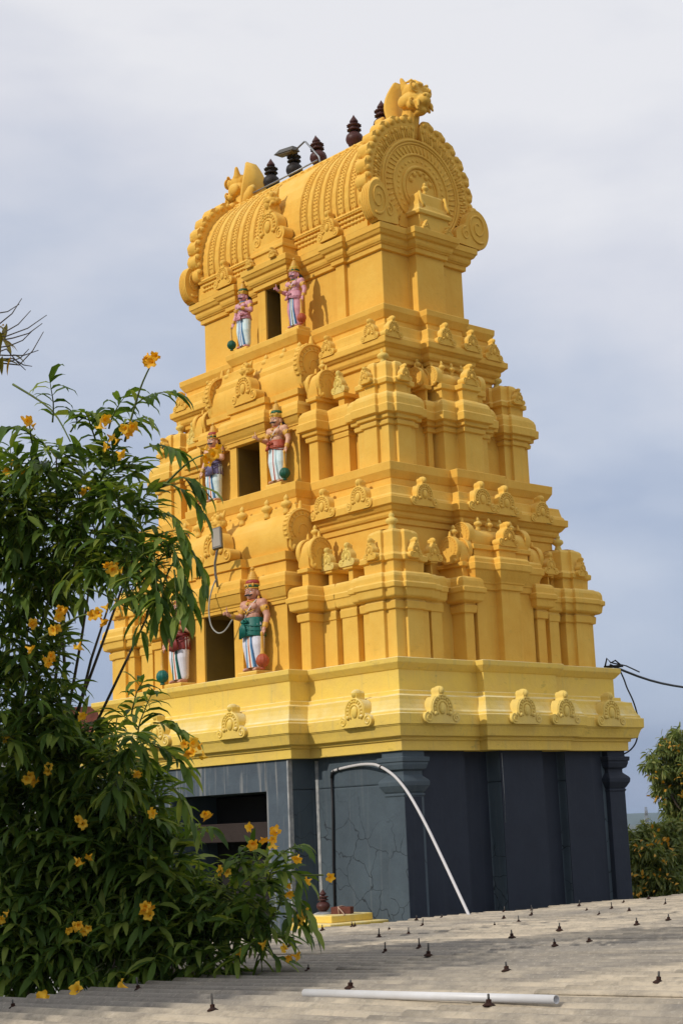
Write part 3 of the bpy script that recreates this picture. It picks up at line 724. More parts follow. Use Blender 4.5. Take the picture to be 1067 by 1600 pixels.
# ---- big gable ends
def big_gable():
    mb = MB(); cz = 9.30; R0 = .80; t = .11
    poly = arc(0, cz, R0, radians(-55), radians(235), 40)
    mb.prism(poly, -t, t, 0, None, True)
    mb.box(-.95, .95, -t + .012, t - .012, 8.58, 8.80)
    for r, tr in ((.78, .024), (.735, .018), (.56, .022), (.36, .03), (.30, .014)):
        mb.tube([(r * cos(a), -t, cz + r * sin(a)) for a in [radians(-50 + 280 * i / 40) for i in range(41)]], tr, 7)
        if r > .7: mb.tube([(r * cos(a), t, cz + r * sin(a)) for a in [radians(-50 + 280 * i / 40) for i in range(41)]], tr, 7)
    for i in range(38):
        a = radians(-45 + 270 * i / 37)
        mb.tube([(.585 * cos(a), -t, cz + .585 * sin(a)), (.70 * cos(a + .05), -t - .004, cz + .70 * sin(a + .05))], .014, 5)
        mb.ell((.75 * cos(a), t, cz + .75 * sin(a)), (.02, .02, .02), 0, None, 6, 4)
    for i in range(24):
        a = radians(-40 + 260 * i / 23)
        mb.ell((.46 * cos(a), -t, cz + .46 * sin(a)), (.028, .012, .028), 0, None, 6, 4)
    for a in (20, 55, 90, 125, 160): mb.ell((.21 * cos(radians(a)), -t, cz + .06 + .21 * sin(radians(a))), (.045, .03, .045), 0, None, 8, 5)
    # plume rim: fanned feathers, each with a pair of curls at its tip
    nf = 17
    for i in range(nf):
        ad = -20 + 220 * i / (nf - 1)
        a = radians(ad); up = max(0, sin(a)); rt = 1.10 + .06 * up
        if abs(ad - 90) < 6: continue
        e = Vector((cos(a), 0, sin(a))); s = Vector((-sin(a), 0, cos(a))); c = Vector((0, 0, cz))
        w0, w1 = .108, .152
        lean = s * (.04 * (1 if ad < 90 else -1))
        P = [c + e * .80 - s * w0, c + e * (rt - .16) - s * w1 + lean]
        for k in range(7):
            q = -pi / 2 + pi * k / 6; P.append(c + e * (rt - .16 + .19 * cos(q)) + s * (w1 * sin(q)) + lean)
        P += [c + e * (rt - .16) + s * w1 + lean, c + e * .80 + s * w0]
        poly = [(p.x, p.z) for p in P]
        mb.prism(poly, -t * (.98 + .01 * (i % 2)), t * (.95 + .01 * (i % 2)), 0, None, True)
        for k in (-1, 1):
            pc = c + e * (rt - .055) + s * (k * w1 * .46) + lean
            mb.ell((pc.x, -t * .75, pc.z), (.062, .062, .062), 0, None, 10, 7)
            mb.ell((pc.x, t * .7, pc.z), (.06, .06, .06), 0, None, 10, 7)
            pc2 = c + e * (rt - .19) + s * (k * w1 * .5) + lean
            mb.ell((pc2.x, -t, pc2.z), (.036, .03, .036), 0, None, 8, 5)
        for k in (-.6, -.2, .2, .6):
            p0 = c + e * .83 + s * (k * w0); p1 = c + e * (rt - .15) + s * (k * w1 * .9) + lean
            mb.tube([(p0.x, -t, p0.z), (p1.x, -t, p1.z)], .014, 5)
    return mb
def scroll_wing():
    """big snail scroll standing at each foot of the gable"""
    mb = MB()
    R = .30
    poly = arc(0, .31, R, radians(-75), radians(170), 22) + [(-.42, .30), (-.55, .20), (-.55, .02), (.06, .0)]
    mb.prism(poly, -.09, .09, 0, None, True)
    for y in (-.09, .09):
        spiral(mb, .02, .34, .25, y, .022, 1.7, -1, radians(-60), 30)
        spiral(mb, -.30, .20, .11, y, .018, 1.3, 1, radians(90), 18)
    mb.ell((-.02, 0, .60), (.09, .10, .08), 0, None, 10, 7)
    for k in range(5):
        y = -.075 + .0375 * k
        mb.tube([(R * 1.0 * cos(a), y, .31 + R * 1.0 * sin(a)) for a in [radians(-70 + 190 * i / 16) for i in range(17)]], .016, 5)
    return mb
def yali():
    """horned lion head on a neck, looking towards -y, with a tall curved mane plate behind"""
    mb = MB()
    mb.cap((0, .12, -.10), (0, .02, .30), .16, .13)
    mb.ell((0, -.05, .40), (.21, .22, .17)); mb.ell((0, -.03, .55), (.18, .17, .15))
    mb.ell((0, -.22, .34), (.13, .14, .10)); mb.ell((0, -.30, .40), (.07, .07, .06))
    for sg in (-1, 1):
        mb.ell((sg * .11, -.16, .55), (.085, .075, .095)); mb.ell((sg * .125, -.21, .56), (.04, .035, .045))
        mb.cap((sg * .11, .02, .62), (sg * .15, .05, .76), .07, .03)
        mb.ell((sg * .13, -.13, .30), (.075, .10, .07)); mb.cap((sg * .12, -.2, .30), (sg * .12, -.24, .20), .04, .025)
        mb.ell((sg * .17, .0, .38), (.07, .12, .10))
        mb.cap((sg * .03, -.18, .64), (sg * .05, -.13, .70), .04, .025)
    mb.ell((0, -.17, .20), (.09, .11, .06))
    for i in range(5): mb.ell((-.06 + .03 * i, -.25, .255), (.014, .02, .026))
    return mb
def mane():
    mb = MB(); n = 10; vs = []
    for j, off in ((0, 0), (1, .05)):
        for i in range(n + 1):
            t = i / n; w = .20 * (1 - .5 * t) + .10 * sin(pi * t); y = .14 + .24 * sin(t * 2.2) - .12 * t + off; z = -.05 + .86 * t
            vs += [(-w, y, z), (w, y, z)]
    k = 2 * (n + 1); fs = []
    for i in range(n):
        a = 2 * i; fs += [(a, a + 1, a + 3, a + 2), (k + a + 2, k + a + 3, k + a + 1, k + a), (a, a + 2, k + a + 2, k + a), (a + 3, a + 1, k + a + 1, k + a + 3)]
    fs += [(1, 0, k, k + 1), (2 * n, 2 * n + 1, k + 2 * n + 1, k + 2 * n)]
    mb.add(vs, fs, 0, True)
    for sg in (-1, 1):
        mb.ell((sg * .135, -.215, .555), (.062, .05, .066), 0, None, 12, 8); mb.ell((sg * .155, -.258, .555), (.026, .02, .03), 0, None, 8, 6)
        mb.tube([(sg * .135 + .078 * cos(a), -.215 + .02 * sin(a), .555 + .080 * sin(a)) for a in [2 * pi * i / 14 for i in range(14)]], .017, 6, 0, None, True)
        mb.tube([(sg * .10, -.21, .63), (sg * .16, -.19, .66), (sg * .22, -.12, .63)], [.02, .03, .012], 7)
        mb.ell((sg * .05, -.345, .405), (.035, .03, .03), 0, None, 8, 6); mb.cap((sg * .125, -.27, .31), (sg * .15, -.30, .22), .036, .018, 0, 8)
        spiral(mb, sg * .17, .33, .08, -.20, .022, 1.2, sg, 0, 14)
    mb.tube([(.16, .30, .0), (.20, .42, .12), (.20, .50, .22), (.14, .46, .3)], [.10, .10, .08, .03], 8)
    mb.tube([(-.16, .30, .0), (-.20, .42, .12), (-.20, .50, .22), (-.14, .46, .3)], [.10, .10, .08, .03], 8)
    return mb
gab = None
for sg, rz in ((1, R90), (-1, -R90)):
    if gab is None:
        gab = g = big_gable().build('roof_gable', GOLD, TOWER); wing = scroll_wing(); hd = yali(); mn = mane()
        w1 = wing.build('scroll_wing', GOLD, g); h1 = hd.build('lion_head', GOLD, g, remesh=.012, smooth_it=2); m1 = mn.build('mane', GOLD, g)
        w2 = w1.copy(); COL.objects.link(w2)
        place(w1, g, 1.03, -.16, 8.56); place(w2, g, -1.0, -.16, 8.56); w1.scale = (.84, 1, 1.02); w2.scale = (-.66, 1, 1.02)
        place(h1, g, 0, -.02, 10.34); place(m1, g, 0, 0, 10.34)
    else:
        g = copy(gab, TOWER, (0, 0, 0))
    place(g, TOWER, sg * 2.07, 0, 0, rz, None if sg > 0 else (-1, 1, 1))
# central ornament of the roof's long side: horseshoe plate with a small lion head
mb = MB(); kudu_mesh(.78, .74, .16, mb=mb)
ck = part(mb, 'roof_front_ornament', GOLD, bevel=0); place(ck, TOWER, 0, -1.02, 8.86)
mb = yali(); lh = mb.build('lion_head', GOLD, ck, remesh=.014, smooth_it=2); place(lh, ck, 0, -.02, .52, 0, (.55, .55, .55))
# lion heads over the two barrel shrines of the front
for s, y, z, q in ((sf1, -2.24, 4.18, .5), (sf2, -1.64, 6.60, .42)):
    o = lh.copy(); COL.objects.link(o); place(o, s, 0, y, z, 0, (q, q, q))

# ---- row of pot finials on the ridge
KAL = [(.10, 0), (.13, .015), (.13, .04), (.075, .07), (.065, .10), (.10, .115), (.10, .13), (.128, .17), (.140, .215), (.138, .24), (.126, .285), (.09, .325), (.062, .345), (.06, .365), (.105, .375), (.112, .392), (.085, .405), (.075, .425), (.08, .44), (.108, .452), (.115, .472), (.085, .485), (.035, .49), (.035, .50), (.066, .525), (.068, .55), (.045, .59), (.018, .635), (.004, .665)]
for i, (x, mt, tilt) in enumerate(((-1.30, SOOT, 0), (-.70, SOOT, 0), (-.07, TERRA, -7), (.78, TERRA, 0), (1.42, TERRA, 0))):
    mb = MB(); mb.lathe((0, 0, 0), KAL[:14], 24); mb.lathe((0, 0, 0), KAL[14:22], 24, lobes=12, amp=.07); mb.lathe((0, 0, 0), KAL[22:], 24)
    k = mb.build('ridge_finial', [mt], TOWER); k.location = (x, 0, 10.43 + TZ); k.rotation_euler = (0, radians(tilt), 0); k.scale = (1, 1, .93)
    if mt is SOOT:
        mb = MB(); mb.lathe((0, 0, 0), [(r + .0015, z + .001) for r, z in KAL[23:]], 20); mb.build('finial_tip', TERRA, k)

# ------------------------------------------------------------------ guardian statues
def col(name, c, rough=.5, d=None, amount=.45):
    return MATS.get(name) or paint(name, c, d, rough=rough, nscale=14, amount=amount, bump=.08, bscale=60, spec=.4)
BLACK = col('black_paint', (.015, .014, .015), .4); GILT = col('gilt_paint', (.66, .36, .05), .4, (.50, .24, .03))
EYEW = col('eye_white', (.8, .8, .78), .3)
def statue(name, loc, sc, rz, d, skin, band, cone, sash, dhoti, trim, ball, long_sash, raised, label):
    root = empty(name, loc, label, 'statue', 'painted door guardian statues on the tower')
    root.rotation_euler = (0, 0, rz); root.scale = (sc * 1.02, sc * 1.04, sc * 1.02)
    B = MB()
    B.ell((0, .0, .66), (.125, .095, .10)); B.ell((0, -.02, .75), (.118, .10, .10)); B.ell((0, -.002, .86), (.150, .105, .115))
    B.ell((.06, -.075, .875), (.075, .045, .055)); B.ell((-.06, -.075, .875), (.075, .045, .055))
    B.cap((-.11, .01, .925), (.11, .01, .925), .062, .062)
    B.cap((0, .01, .93), (0, -.005, 1.02), .056, .052)
    B.ell((0, -.01, 1.085), (.087, .101, .114)); B.ell((0, -.045, 1.025), (.060, .060, .055)); B.ell((0, -.075, .995), (.030, .028, .024))
    B.ell((0, -.112, 1.062), (.016, .026, .034)); B.ell((.013, -.108, 1.046), (.013, .014, .012)); B.ell((-.013, -.108, 1.046), (.013, .014, .012))
    B.ell((0, -.100, 1.018), (.030, .014, .007)); B.ell((0, -.098, 1.006), (.024, .014, .008))
    B.ell((.035, -.093, 1.105), (.035, .016, .012)); B.ell((-.035, -.093, 1.105), (.035, .016, .012))
    for s in (-1, 1): B.ell((s * .086, .012, 1.068), (.014, .030, .044)); B.ell((s * .05, -.065, 1.045), (.03, .035, .03))
    # lowered arm, hand resting on the club
    sh = (d * .175, .005, .915); el = (d * .245, .01, .735); wr = (d * .262, -.06, .575)
    B.cap(sh, el, .060, .044); B.cap(el, wr, .044, .029); B.ell(sh, .066)
    B.ell((d * .262, -.078, .535), (.028, .026, .042))
    for i, L in enumerate((.050, .058, .055, .044)):
        x = d * (.238 + .016 * i)
        B.cap((x, -.088, .510), (x + d * .002, -.108, .510 - L * .55), .0105, .010, 0, 7); B.cap((x + d * .002, -.108, .510 - L * .55), (x, -.098, .510 - L), .010, .008, 0, 7)
    B.cap((d * .236, -.066, .545), (d * .218, -.095, .505), .012, .009, 0, 7)
    # other arm
    sh = (-d * .175, .005, .915); el = (-d * .232, -.02, .745)
    wr = (-d * .225, -.215, .765) if raised else (-d * .10, -.150, .800)
    B.cap(sh, el, .060, .044); B.cap(el, wr, .044, .028); B.ell(sh, .066)
    if raised:
        h = Vector((-d * .228, -.262, .785)); B.ell(h, (.022, .034, .036))
        B.cap(h + Vector((d * .004, -.020, .024)), h + Vector((d * .004, -.026, .092)), .0105, .008, 0, 7)          # index finger up
        for i, (dx, L) in enumerate(((-.009, .046), (-.020, .042), (-.030, .035))):
            b0 = h + Vector((d * dx, -.026, .018 - .008 * i)); b1 = b0 + Vector((0, -.026, .010)); b2 = b1 + Vector((0, .004, -L * .7))
            B.cap(b0, b1, .0105, .0095, 0, 7); B.cap(b1, b2, .0095, .008, 0, 7)
        B.cap(h + Vector((d * .018, .0, .02)), h + Vector((d * .024, -.034, .034)), .0115, .009, 0, 7)
    else:
        h = Vector((-d * .062, -.158, .822)); B.ell(h, (.034, .020, .034))
        for i, L in enumerate((.046, .054, .050, .040)):
            b0 = h + Vector((d * .022, -.006, .024 - .015 * i)); b1 = b0 + Vector((d * L * .6, -.008, .014)); b2 = b1 + Vector((d * L * .35, .006, .008))
            B.cap(b0, b1, .0105, .0095, 0, 7); B.cap(b1, b2, .0095, .008, 0, 7)
        B.cap(h + Vector((0, -.008, .028)), h + Vector((d * .018, -.014, .062)), .0115, .009, 0, 7)
    # legs and feet
    for s in (-1, 1):
        B.cap((s * .070, 0, .63), (s * .085, -.02, .36), .085, .060); B.cap((s * .085, -.02, .36), (s * .083, .005, .08), .058, .040)
        B.cap((s * .083, .015, .036), (s * .100, -.095, .026), .036, .026)
        for i in range(5): B.ell((s * (.080 + .010 * i), -.122 + .004 * i, .018), (.009, .018, .012), 0, None, 7, 5)
    B.build('body', skin, root, remesh=.0068, smooth_it=2)
    # eyes, brows, moustache
    for s in (-1, 1):
        E_ = MB(); E_.ell((s * .034, -.088, 1.076), (.022, .013, .010), 0, None, 10, 7); E_.ell((s * .034, -.100, 1.076), (.008, .004, .008), 1, None, 8, 5)
        E_.build('eye', [EYEW, BLACK], root)
        E_ = MB(); E_.tube([(s * .010, -.110, 1.098), (s * .035, -.104, 1.112), (s * .066, -.082, 1.103)], [.004, .0055, .003], 6); E_.build('eyebrow', BLACK, root)
    E_ = MB()
    for s in (-1, 1): E_.tube([(0, -.121, 1.033), (s * .022, -.119, 1.029), (s * .045, -.108, 1.025), (s * .064, -.090, 1.036), (s * .070, -.080, 1.050)], [.008, .012, .010, .007, .003], 7)
    E_.build('moustache', BLACK, root)
    # hair: gathered knot at the back and locks behind the shoulders
    H = MB(); H.ell((0, .045, 1.10), (.084, .072, .092)); H.ell((.045, .105, 1.03), (.072, .060, .075)); H.ell((.085, .095, .975), (.055, .05, .065)); H.ell((-.05, .10, 1.0), (.06, .055, .07)); H.ell((.0, .10, .95), (.07, .04, .06))
    H.build('hair', BLACK, root, remesh=.012, smooth_it=1)
    for s in (-1, 1):
        E_ = MB(); E_.lathe((s * .094, .008, .985), [(.004, .04), (.010, .036), (.021, .015), (.022, .0), (.012, -.016), (.003, -.022)][::-1], 10); E_.build('earring', GILT, root)
    # crown: coloured band, gilded cone, front jewel
    C_ = MB(); c0 = (0, .0, 0)
    C_.lathe(c0, [(.098, 1.118), (.106, 1.124), (.106, 1.134), (.100, 1.138)], 22, 2); C_.lathe(c0, [(.099, 1.137), (.105, 1.142), (.106, 1.168), (.100, 1.172)], 22, 0)
    C_.lathe(c0, [(.100, 1.171), (.105, 1.176), (.103, 1.186), (.096, 1.189)], 22, 2); C_.lathe(c0, [(.096, 1.188), (.100, 1.20), (.096, 1.225), (.088, 1.238)], 22, 1)
    C_.lathe(c0, [(.078, 1.237), (.083, 1.243), (.079, 1.262), (.070, 1.266), (.073, 1.272), (.068, 1.292), (.058, 1.297), (.060, 1.303), (.052, 1.325), (.044, 1.330), (.045, 1.336), (.034, 1.362), (.022, 1.372), (.012, 1.376), (.026, 1.386), (.032, 1.402), (.026, 1.418), (.010, 1.430), (.003, 1.434)], 18, 2)
    C_.ell((0, -.108, 1.155), (.026, .012, .034), 2, None, 10, 7); C_.ell((0, -.119, 1.152), (.011, .006, .014), 3, None, 8, 5)
    for s in (-1, 1): C_.ell((s * .075, -.075, 1.17), (.018, .014, .026), 2, None, 8, 6)
    C_.build('crown', [band[0], band[1], GILT, BLACK], root)
    # collar, chains, pendant, thread
    J = MB()
    def loop(z0, z1, rx, ry, r, m, n=26):
        P = []
        for i in range(n):
            a = 2 * pi * i / n; f = (1 - sin(a)) / 2      # f = 1 at the front
            P.append((rx * cos(a), ry * sin(a) - .004 - .012 * f, z0 + (z1 - z0) * f))
        J.tube(P, r, 7, m, None, True)
    loop(.985, .955, .066, .064, .013, 1); loop(.985, .930, .085, .078, .012, 0); loop(.982, .905, .100, .092, .011, 0); loop(.975, .835, .105, .115, .008, 0); loop(.97, .79, .112, .122, .008, 0)
    J.ell((0, -.135, .795), (.026, .012, .036), 0, None, 10, 7); J.ell((0, -.146, .795), (.012, .006, .018), 3, None, 8, 5); J.ell((0, -.118, .905), (.02, .012, .022), 0, None, 8, 6)
    J.tube([(d * .10, -.045, .965), (d * .085, -.105, .90), (d * .045, -.128, .84), (d * -.02, -.130, .76), (d * -.06, -.110, .70)], .0065, 6, 2)
    J.build('necklace', [GILT, trim[1], EYEW, BLACK], root)
    for s, e_, w_ in ((d, (d * .245, .01, .735), (d * .262, -.06, .575)), (-d, (-d * .232, -.02, .745), tuple(wr))):
        A = MB(); a0 = Vector((s * .175, .005, .915)); a1 = Vector(e_); mid = a0.lerp(a1, .42)
        A.cap(mid + (a1 - a0).normalized() * -.020, mid + (a1 - a0).normalized() * .020, .058, .056, 0, 14)
        A.ell(mid + Vector((s * .050, -.020, .005)), (.024, .030, .036), 0, None, 10, 7); A.ell(mid + Vector((s * .066, -.032, .005)), (.010, .012, .014), 1, None, 8, 5)
        A.build('armlet', [GILT, BLACK], root)
        A = MB(); a0 = Vector(e_); a1 = Vector(w_); t = (a1 - a0).normalized()
        for q in (.78, .88): c = a0.lerp(a1, q); A.cap(c - t * .007, c + t * .007, .038, .037, 0, 12)
        A.build('bracelet', GILT, root)
    # dhoti: pleated cloth on both legs with a striped centre fall
    D = MB()
    for s in (-1, 1):
        D.cap((s * .062, 0, .62), (s * .090, -.024, .37), .104, .086); D.cap((s * .090, -.024, .37), (s * .085, .004, .10), .086, .060)
    D.build('dhoti', dhoti, root, remesh=.009, smooth_it=1)
    F = MB()
    for i, m_ in enumerate((0, 1, 2, 1, 0)):
        x = -.05 + .02 * i; xb = x * 1.5
        vs = [(x, -.108, .60), (x + .02, -.108, .60), (x + .02, -.118, .35), (x, -.118, .35), (xb, -.085, .055), (xb + .03, -.085, .055)]
        back = [(p[0], p[1] + .05, p[2]) for p in vs]
        F.add(vs + back, [(0, 3, 2, 1), (3, 4, 5, 2), (6, 7, 8, 9), (9, 8, 11, 10), (0, 1, 7, 6), (4, 10, 11, 5), (0, 6, 9, 3), (3, 9, 10, 4), (1, 2, 8, 7), (2, 5, 11, 8)], m_)
    F.build('centre_fall', [trim[0], EYEW, trim[1]], root)
    # waist cloth with folds and a knotted tail
    Sh = MB(); zb = .47 if long_sash else .585
    Sh.lathe((0, -.008, 0), [(.150, zb + .012), (.172, zb), (.176, zb + .02), (.165, (zb + .72) / 2), (.150, .70), (.142, .725), (.128, .728)], 36, 0, Matrix.Scale(.78, 4, (0, 1, 0)), True, 15, .05)
    for i in range(3):
        z = .68 - (.66 - zb) * (i + .4) / 3.6
        Sh.tube([(.168 * cos(a), -.012 - .130 * sin(a), z - .075 * cos(a) * d * (1 + .3 * i) * .6 - .035 * sin(a)) for a in [pi * (-.1 + 1.2 * j / 14) for j in range(15)]], .008, 6)
    kx = -d * .06
    Sh.ell((kx, -.150, .665), (.035, .030, .030)); Sh.tube([(kx, -.150, .67), (kx + .05, -.165, .70), (kx + .085, -.150, .665), (kx + .03, -.150, .655)], .016, 6)
    for i in range(4 if long_sash else 2):
        x = kx - .04 + .028 * i; Sh.tube([(kx, -.155, .655), (x, -.160, .58), (x * 1.15, -.150, zb - .03 + .01 * i)], [.010, .018, .022], 7)
    Sh.build('waist_cloth', sash, root)
    # club
    mx_, my_ = d * .262, -.118
    Mc = MB(); Mc.lathe((mx_, my_, 0), [(.012, .505), (.018, .50), (.020, .47), (.015, .46), (.017, .40), (.022, .30), (.027, .225), (.036, .215), (.036, .205)][::-1], 14)
    Mc.build('club_shaft', GILT, root)
    Mc = MB(); Mc.lathe((mx_, my_, 0), [(.022, .0), (.034, .005), (.032, .022), (.024, .032), (.055, .045), (.082, .085), (.088, .120), (.080, .160), (.055, .195), (.03, .208)], 40, 0, None, True, 10, .05); Mc.build('club_head', ball, root)
    return root
tan = col('tan_skin', (.56, .28, .19), .45, (.62, .34, .27)); peach = col('peach_skin', (.70, .40, .25), .45, (.50, .20, .11)); pink = col('pink_skin', (.66, .33, .37), .45, (.48, .2, .23))
red = col('red_paint', (.36, .045, .03)); green = col('green_paint', (.012, .10, .035)); teal = col('teal_paint', (.008, .135, .105)); maroon = col('maroon_paint', (.26, .04, .035))
vermil = col('vermilion_paint', (.42, .075, .03)); violet = col('violet_grey_paint', (.17, .145, .27)); lav = col('white_cloth_paint', (.76, .74, .80), .55, (.60, .60, .72)); aqua = col('aqua_white_paint', (.70, .80, .80), .5, (.35, .64, .68))
blue = col('blue_paint', (.10, .26, .48)); orange = col('orange_paint', (.62, .16, .04)); rose = col('rose_cloth_paint', (.66, .30, .36)); darkgreen = col('deep_green_paint', (.006, .085, .045)); rust_o = col('brick_red_paint', (.42, .08, .03)); yel = col('yellow_paint', (.62, .40, .04))
statue('guardian_statue', (.87, -2.37, 2.160), 1.0, radians(6), 1, tan, (green, red), None, teal, lav, (blue, orange), rust_o, True, True, 'lowest guardian statue right of the doorway, in a dark green waist cloth with orange club')
statue('guardian_statue', (-.87, -2.37, 2.160), 1.0, radians(4), -1, tan, (red, green), None, maroon, lav, (teal, orange), teal, True, False, 'lowest guardian statue half hidden by leaves, in a maroon waist cloth with green club')
statue('guardian_statue', (.765, -1.76, 4.885), .85, radians(6), 1, peach, (yel, green), None, vermil, aqua, (aqua, vermil), darkgreen, False, True, 'middle-tier guardian statue in a short red waist cloth with green club head')
statue('guardian_statue', (-.745, -1.76, 4.885), .85, radians(4), -1, peach, (green, red), None, violet, aqua, (blue, orange), rust_o, True, False, 'middle-tier guardian statue in a violet-grey waist cloth, its face behind yellow flowers')
statue('guardian_statue', (.64, -1.22, 7.345), .76, radians(6), 1, pink, (green, yel), None, rose, rose, (blue, darkgreen), rust_o, False, True, 'pink topmost guardian statue with yellow crown and reddish club, beside the upper opening')
statue('guardian_statue', (-.60, -1.22, 7.345), .76, radians(4), -1, pink, (yel, green), None, rose, aqua, (blue, blue), darkgreen, False, False, 'pink topmost guardian statue with green crown, reaching out to a green club')

for x, y, z0, z1, w in ((.87, -2.37, 2.10, 2.16, .20), (-.87, -2.37, 2.10, 2.16, .20), (.765, -1.74, 4.81, 4.885, .17), (-.745, -1.74, 4.81, 4.885, .17), (.64, -1.20, 7.25, 7.345, .15), (-.60, -1.20, 7.25, 7.345, .15)):
    mb = MB(); mb.sweep(shift(outline(w, w * .72), x, y), [(.01, z0), (.01, z1 - .02), (0, z1)]); part(mb, 'pedestal', GOLD2)
# ------------------------------------------------------------------ lamps, pipes and cables on the tower
t = empty('flood_lamp', (.20, -2.46, 3.5), 'rectangular flood lamp on a grey pole over the lowest doorway', 'lamp')
M = Matrix.Translation((.46, -2.66, 4.06)) @ Matrix.Rotation(radians(28), 4, 'Z') @ Matrix.Rotation(radians(-10), 4, 'Y') @ Matrix.Rotation(radians(-16), 4, 'X') @ Matrix.Scale(.86, 4)
off = Matrix.Translation((-.20, 2.46, -3.5))
mb = MB(); mb.box(-.085, .085, -.03, .04, -.19, .19, 0, off @ M)
for i in range(5): mb.box(-.07 + .032 * i, -.062 + .032 * i, .04, .075, -.15, .15, 0, off @ M)
mb.build('lamp_housing', LAMPB, t, .006)
mb = MB(); mb.box(-.068, .068, -.036, -.028, -.165, .165, 0, off @ M); mb.build('lamp_glass', LAMPG, t, .002)
mb = MB(); mb.tube([off @ Vector(p) for p in ((.20, -2.47, 3.42), (.22, -2.52, 3.60), (.27, -2.56, 3.75), (.40, -2.62, 3.88), (.45, -2.63, 3.95))], .018, 8); mb.build('pole', STEEL, t)
mb = MB(); mb.tube([off @ Vector(p) for p in ((.23, -2.50, 3.56), (.16, -2.53, 3.42), (.10, -2.55, 3.22), (.09, -2.55, 3.02), (.13, -2.54, 2.86), (.22, -2.52, 2.77), (.31, -2.50, 2.76), (.38, -2.47, 2.81), (.47, -2.44, 2.92), (.49, -2.40, 2.97))], .011, 8, fine=5); mb.build('cable', CABLE, t)
t = empty('ridge_lamp', (.12, -.15, 10.45), 'flood lamp on a bent steel arm among the finials on the roof ridge', 'lamp')
mb = MB(); mb.tube([(0, 0, -.06), (-.03, 0, .10), (-.34, 0, .47), (-.37, 0, .485), (-.60, 0, .42)], .016, 8); mb.build('bent_arm', STEEL, t)
M = Matrix.Translation((-.82, 0, .45)) @ Matrix.Rotation(radians(8), 4, 'Y')
mb = MB(); mb.add([(-.24, -.09, -.01), (.24, -.09, -.01), (.24, .09, -.01), (-.24, .09, -.01), (-.14, -.05, .07), (.2, -.05, .07), (.2, .05, .07), (-.14, .05, .07)], [(3, 2, 1, 0), (4, 5, 6, 7), (0, 1, 5, 4), (1, 2, 6, 5), (2, 3, 7, 6), (3, 0, 4, 7)], 0, False, M); mb.build('lamp_housing', LAMPB, t, .006)
mb = MB(); mb.box(-.20, .20, -.07, .07, -.024, -.011, 0, M); mb.build('lamp_glass', LAMPG, t, .003)
mb = MB(); mb.tube([(-1.75, -.20, 10.475), (-.9, -.20, 10.47), (.10, -.20, 10.475)], .014, 8)
tag(mb.build('steel_rod', STEEL), 'thin steel rod lying along the yellow roof ridge', 'rod')

t = empty('water_pipe', (2.06, -2.12, -1.2), 'bent white plastic pipe with a black upright, on the blue wall', 'pipe')
o_ = Vector((2.06, -2.12, -1.2))
mb = MB(); mb.tube([Vector(p) - o_ for p in ((2.02, -2.105, -1.6), (2.035, -2.105, -.4), (2.06, -2.105, .1), (2.065, -2.105, .66))], .015, 10); mb.build('black_upright', BLACKP, t)
mb = MB(); P = [(2.065, -2.105, .66), (2.08, -2.107, .725), (2.14, -2.11, .755), (2.40, -2.12, .785), (2.70, -2.15, .80), (2.95, -2.21, .79), (3.12, -2.25, .765), (3.32, -2.275, .69), (3.50, -2.285, .58), (3.72, -2.30, .375), (4.0, -2.33, .03), (4.3, -2.38, -.37), (4.6, -2.48, -.70), (4.9, -2.61, -.98), (5.1, -2.68, -1.20)]
mb.tube([Vector(p) - o_ for p in P[1:]], .0185, 10, fine=4); mb.build('white_pipe', PVCG, t)
mb = MB(); mb.tube([Vector(p) - o_ for p in P[:3]], .021, 10); mb.build('elbow', BLACKP, t)
mb = MB()
for p, q in ((P[2], P[3]), (P[6], P[7])):
    a = Vector(p) - o_; b = Vector(q) - o_; mb.tube([a.lerp(b, .3), a.lerp(b, .38)], .028, 10)
mb.build('pipe_clamp', BLACKP, t)

t = empty('overhead_cable', (3.5, 2.19, 2.12), 'black cable leaving the tower ledge towards the right edge', 'cable')
o_ = Vector((3.5, 2.19, 2.12)); e_ = at(1067, 1074, 27.0); e2 = at(1400, 1175, 31.0)
mb = MB(); a = Vector((3.46, 2.05, 2.15))
pts = [a + (e_ - a) * (i / 6) + Vector((0, 0, -.05 * sin(pi * i / 6))) for i in range(7)] + [e2]
mb.tube([p - o_ for p in pts], .019, 8); mb.build('cable_run', BLACKP, t)
mb = MB(); mb.tube([p - o_ + Vector((.02, .02, .05 * sin(i * 1.2) + .03)) for i, p in enumerate(pts[:3])], .011, 6); mb.build('messenger_wire', BLACKP, t)
mb = MB(); mb.tube([Vector(p) for p in ((-.16, -.12, .02), (-.13, -.1, .14), (-.08, -.08, .07), (-.02, -.05, .1), (.02, 0, .04))], .013, 6); mb.tube([Vector((-.18, -.12, .015)), Vector((.05, .03, .02))], .02, 6); mb.build('wire_clamp', BLACKP, t)
mb = MB(); mb.tube([Vector(p) - o_ for p in ((3.50, 2.20, 2.08), (3.53, 2.24, 1.95), (3.56, 2.26, 1.82), (3.60, 2.32, 1.64), (3.57, 2.43, 1.45), (3.57, 2.44, 1.25), (3.60, 2.35, 1.10), (3.585, 2.29, 1.0), (3.53, 2.22, .92), (3.44, 2.15, .87))], .011, 6, fine=5); mb.build('down_lead', BLACKP, t)

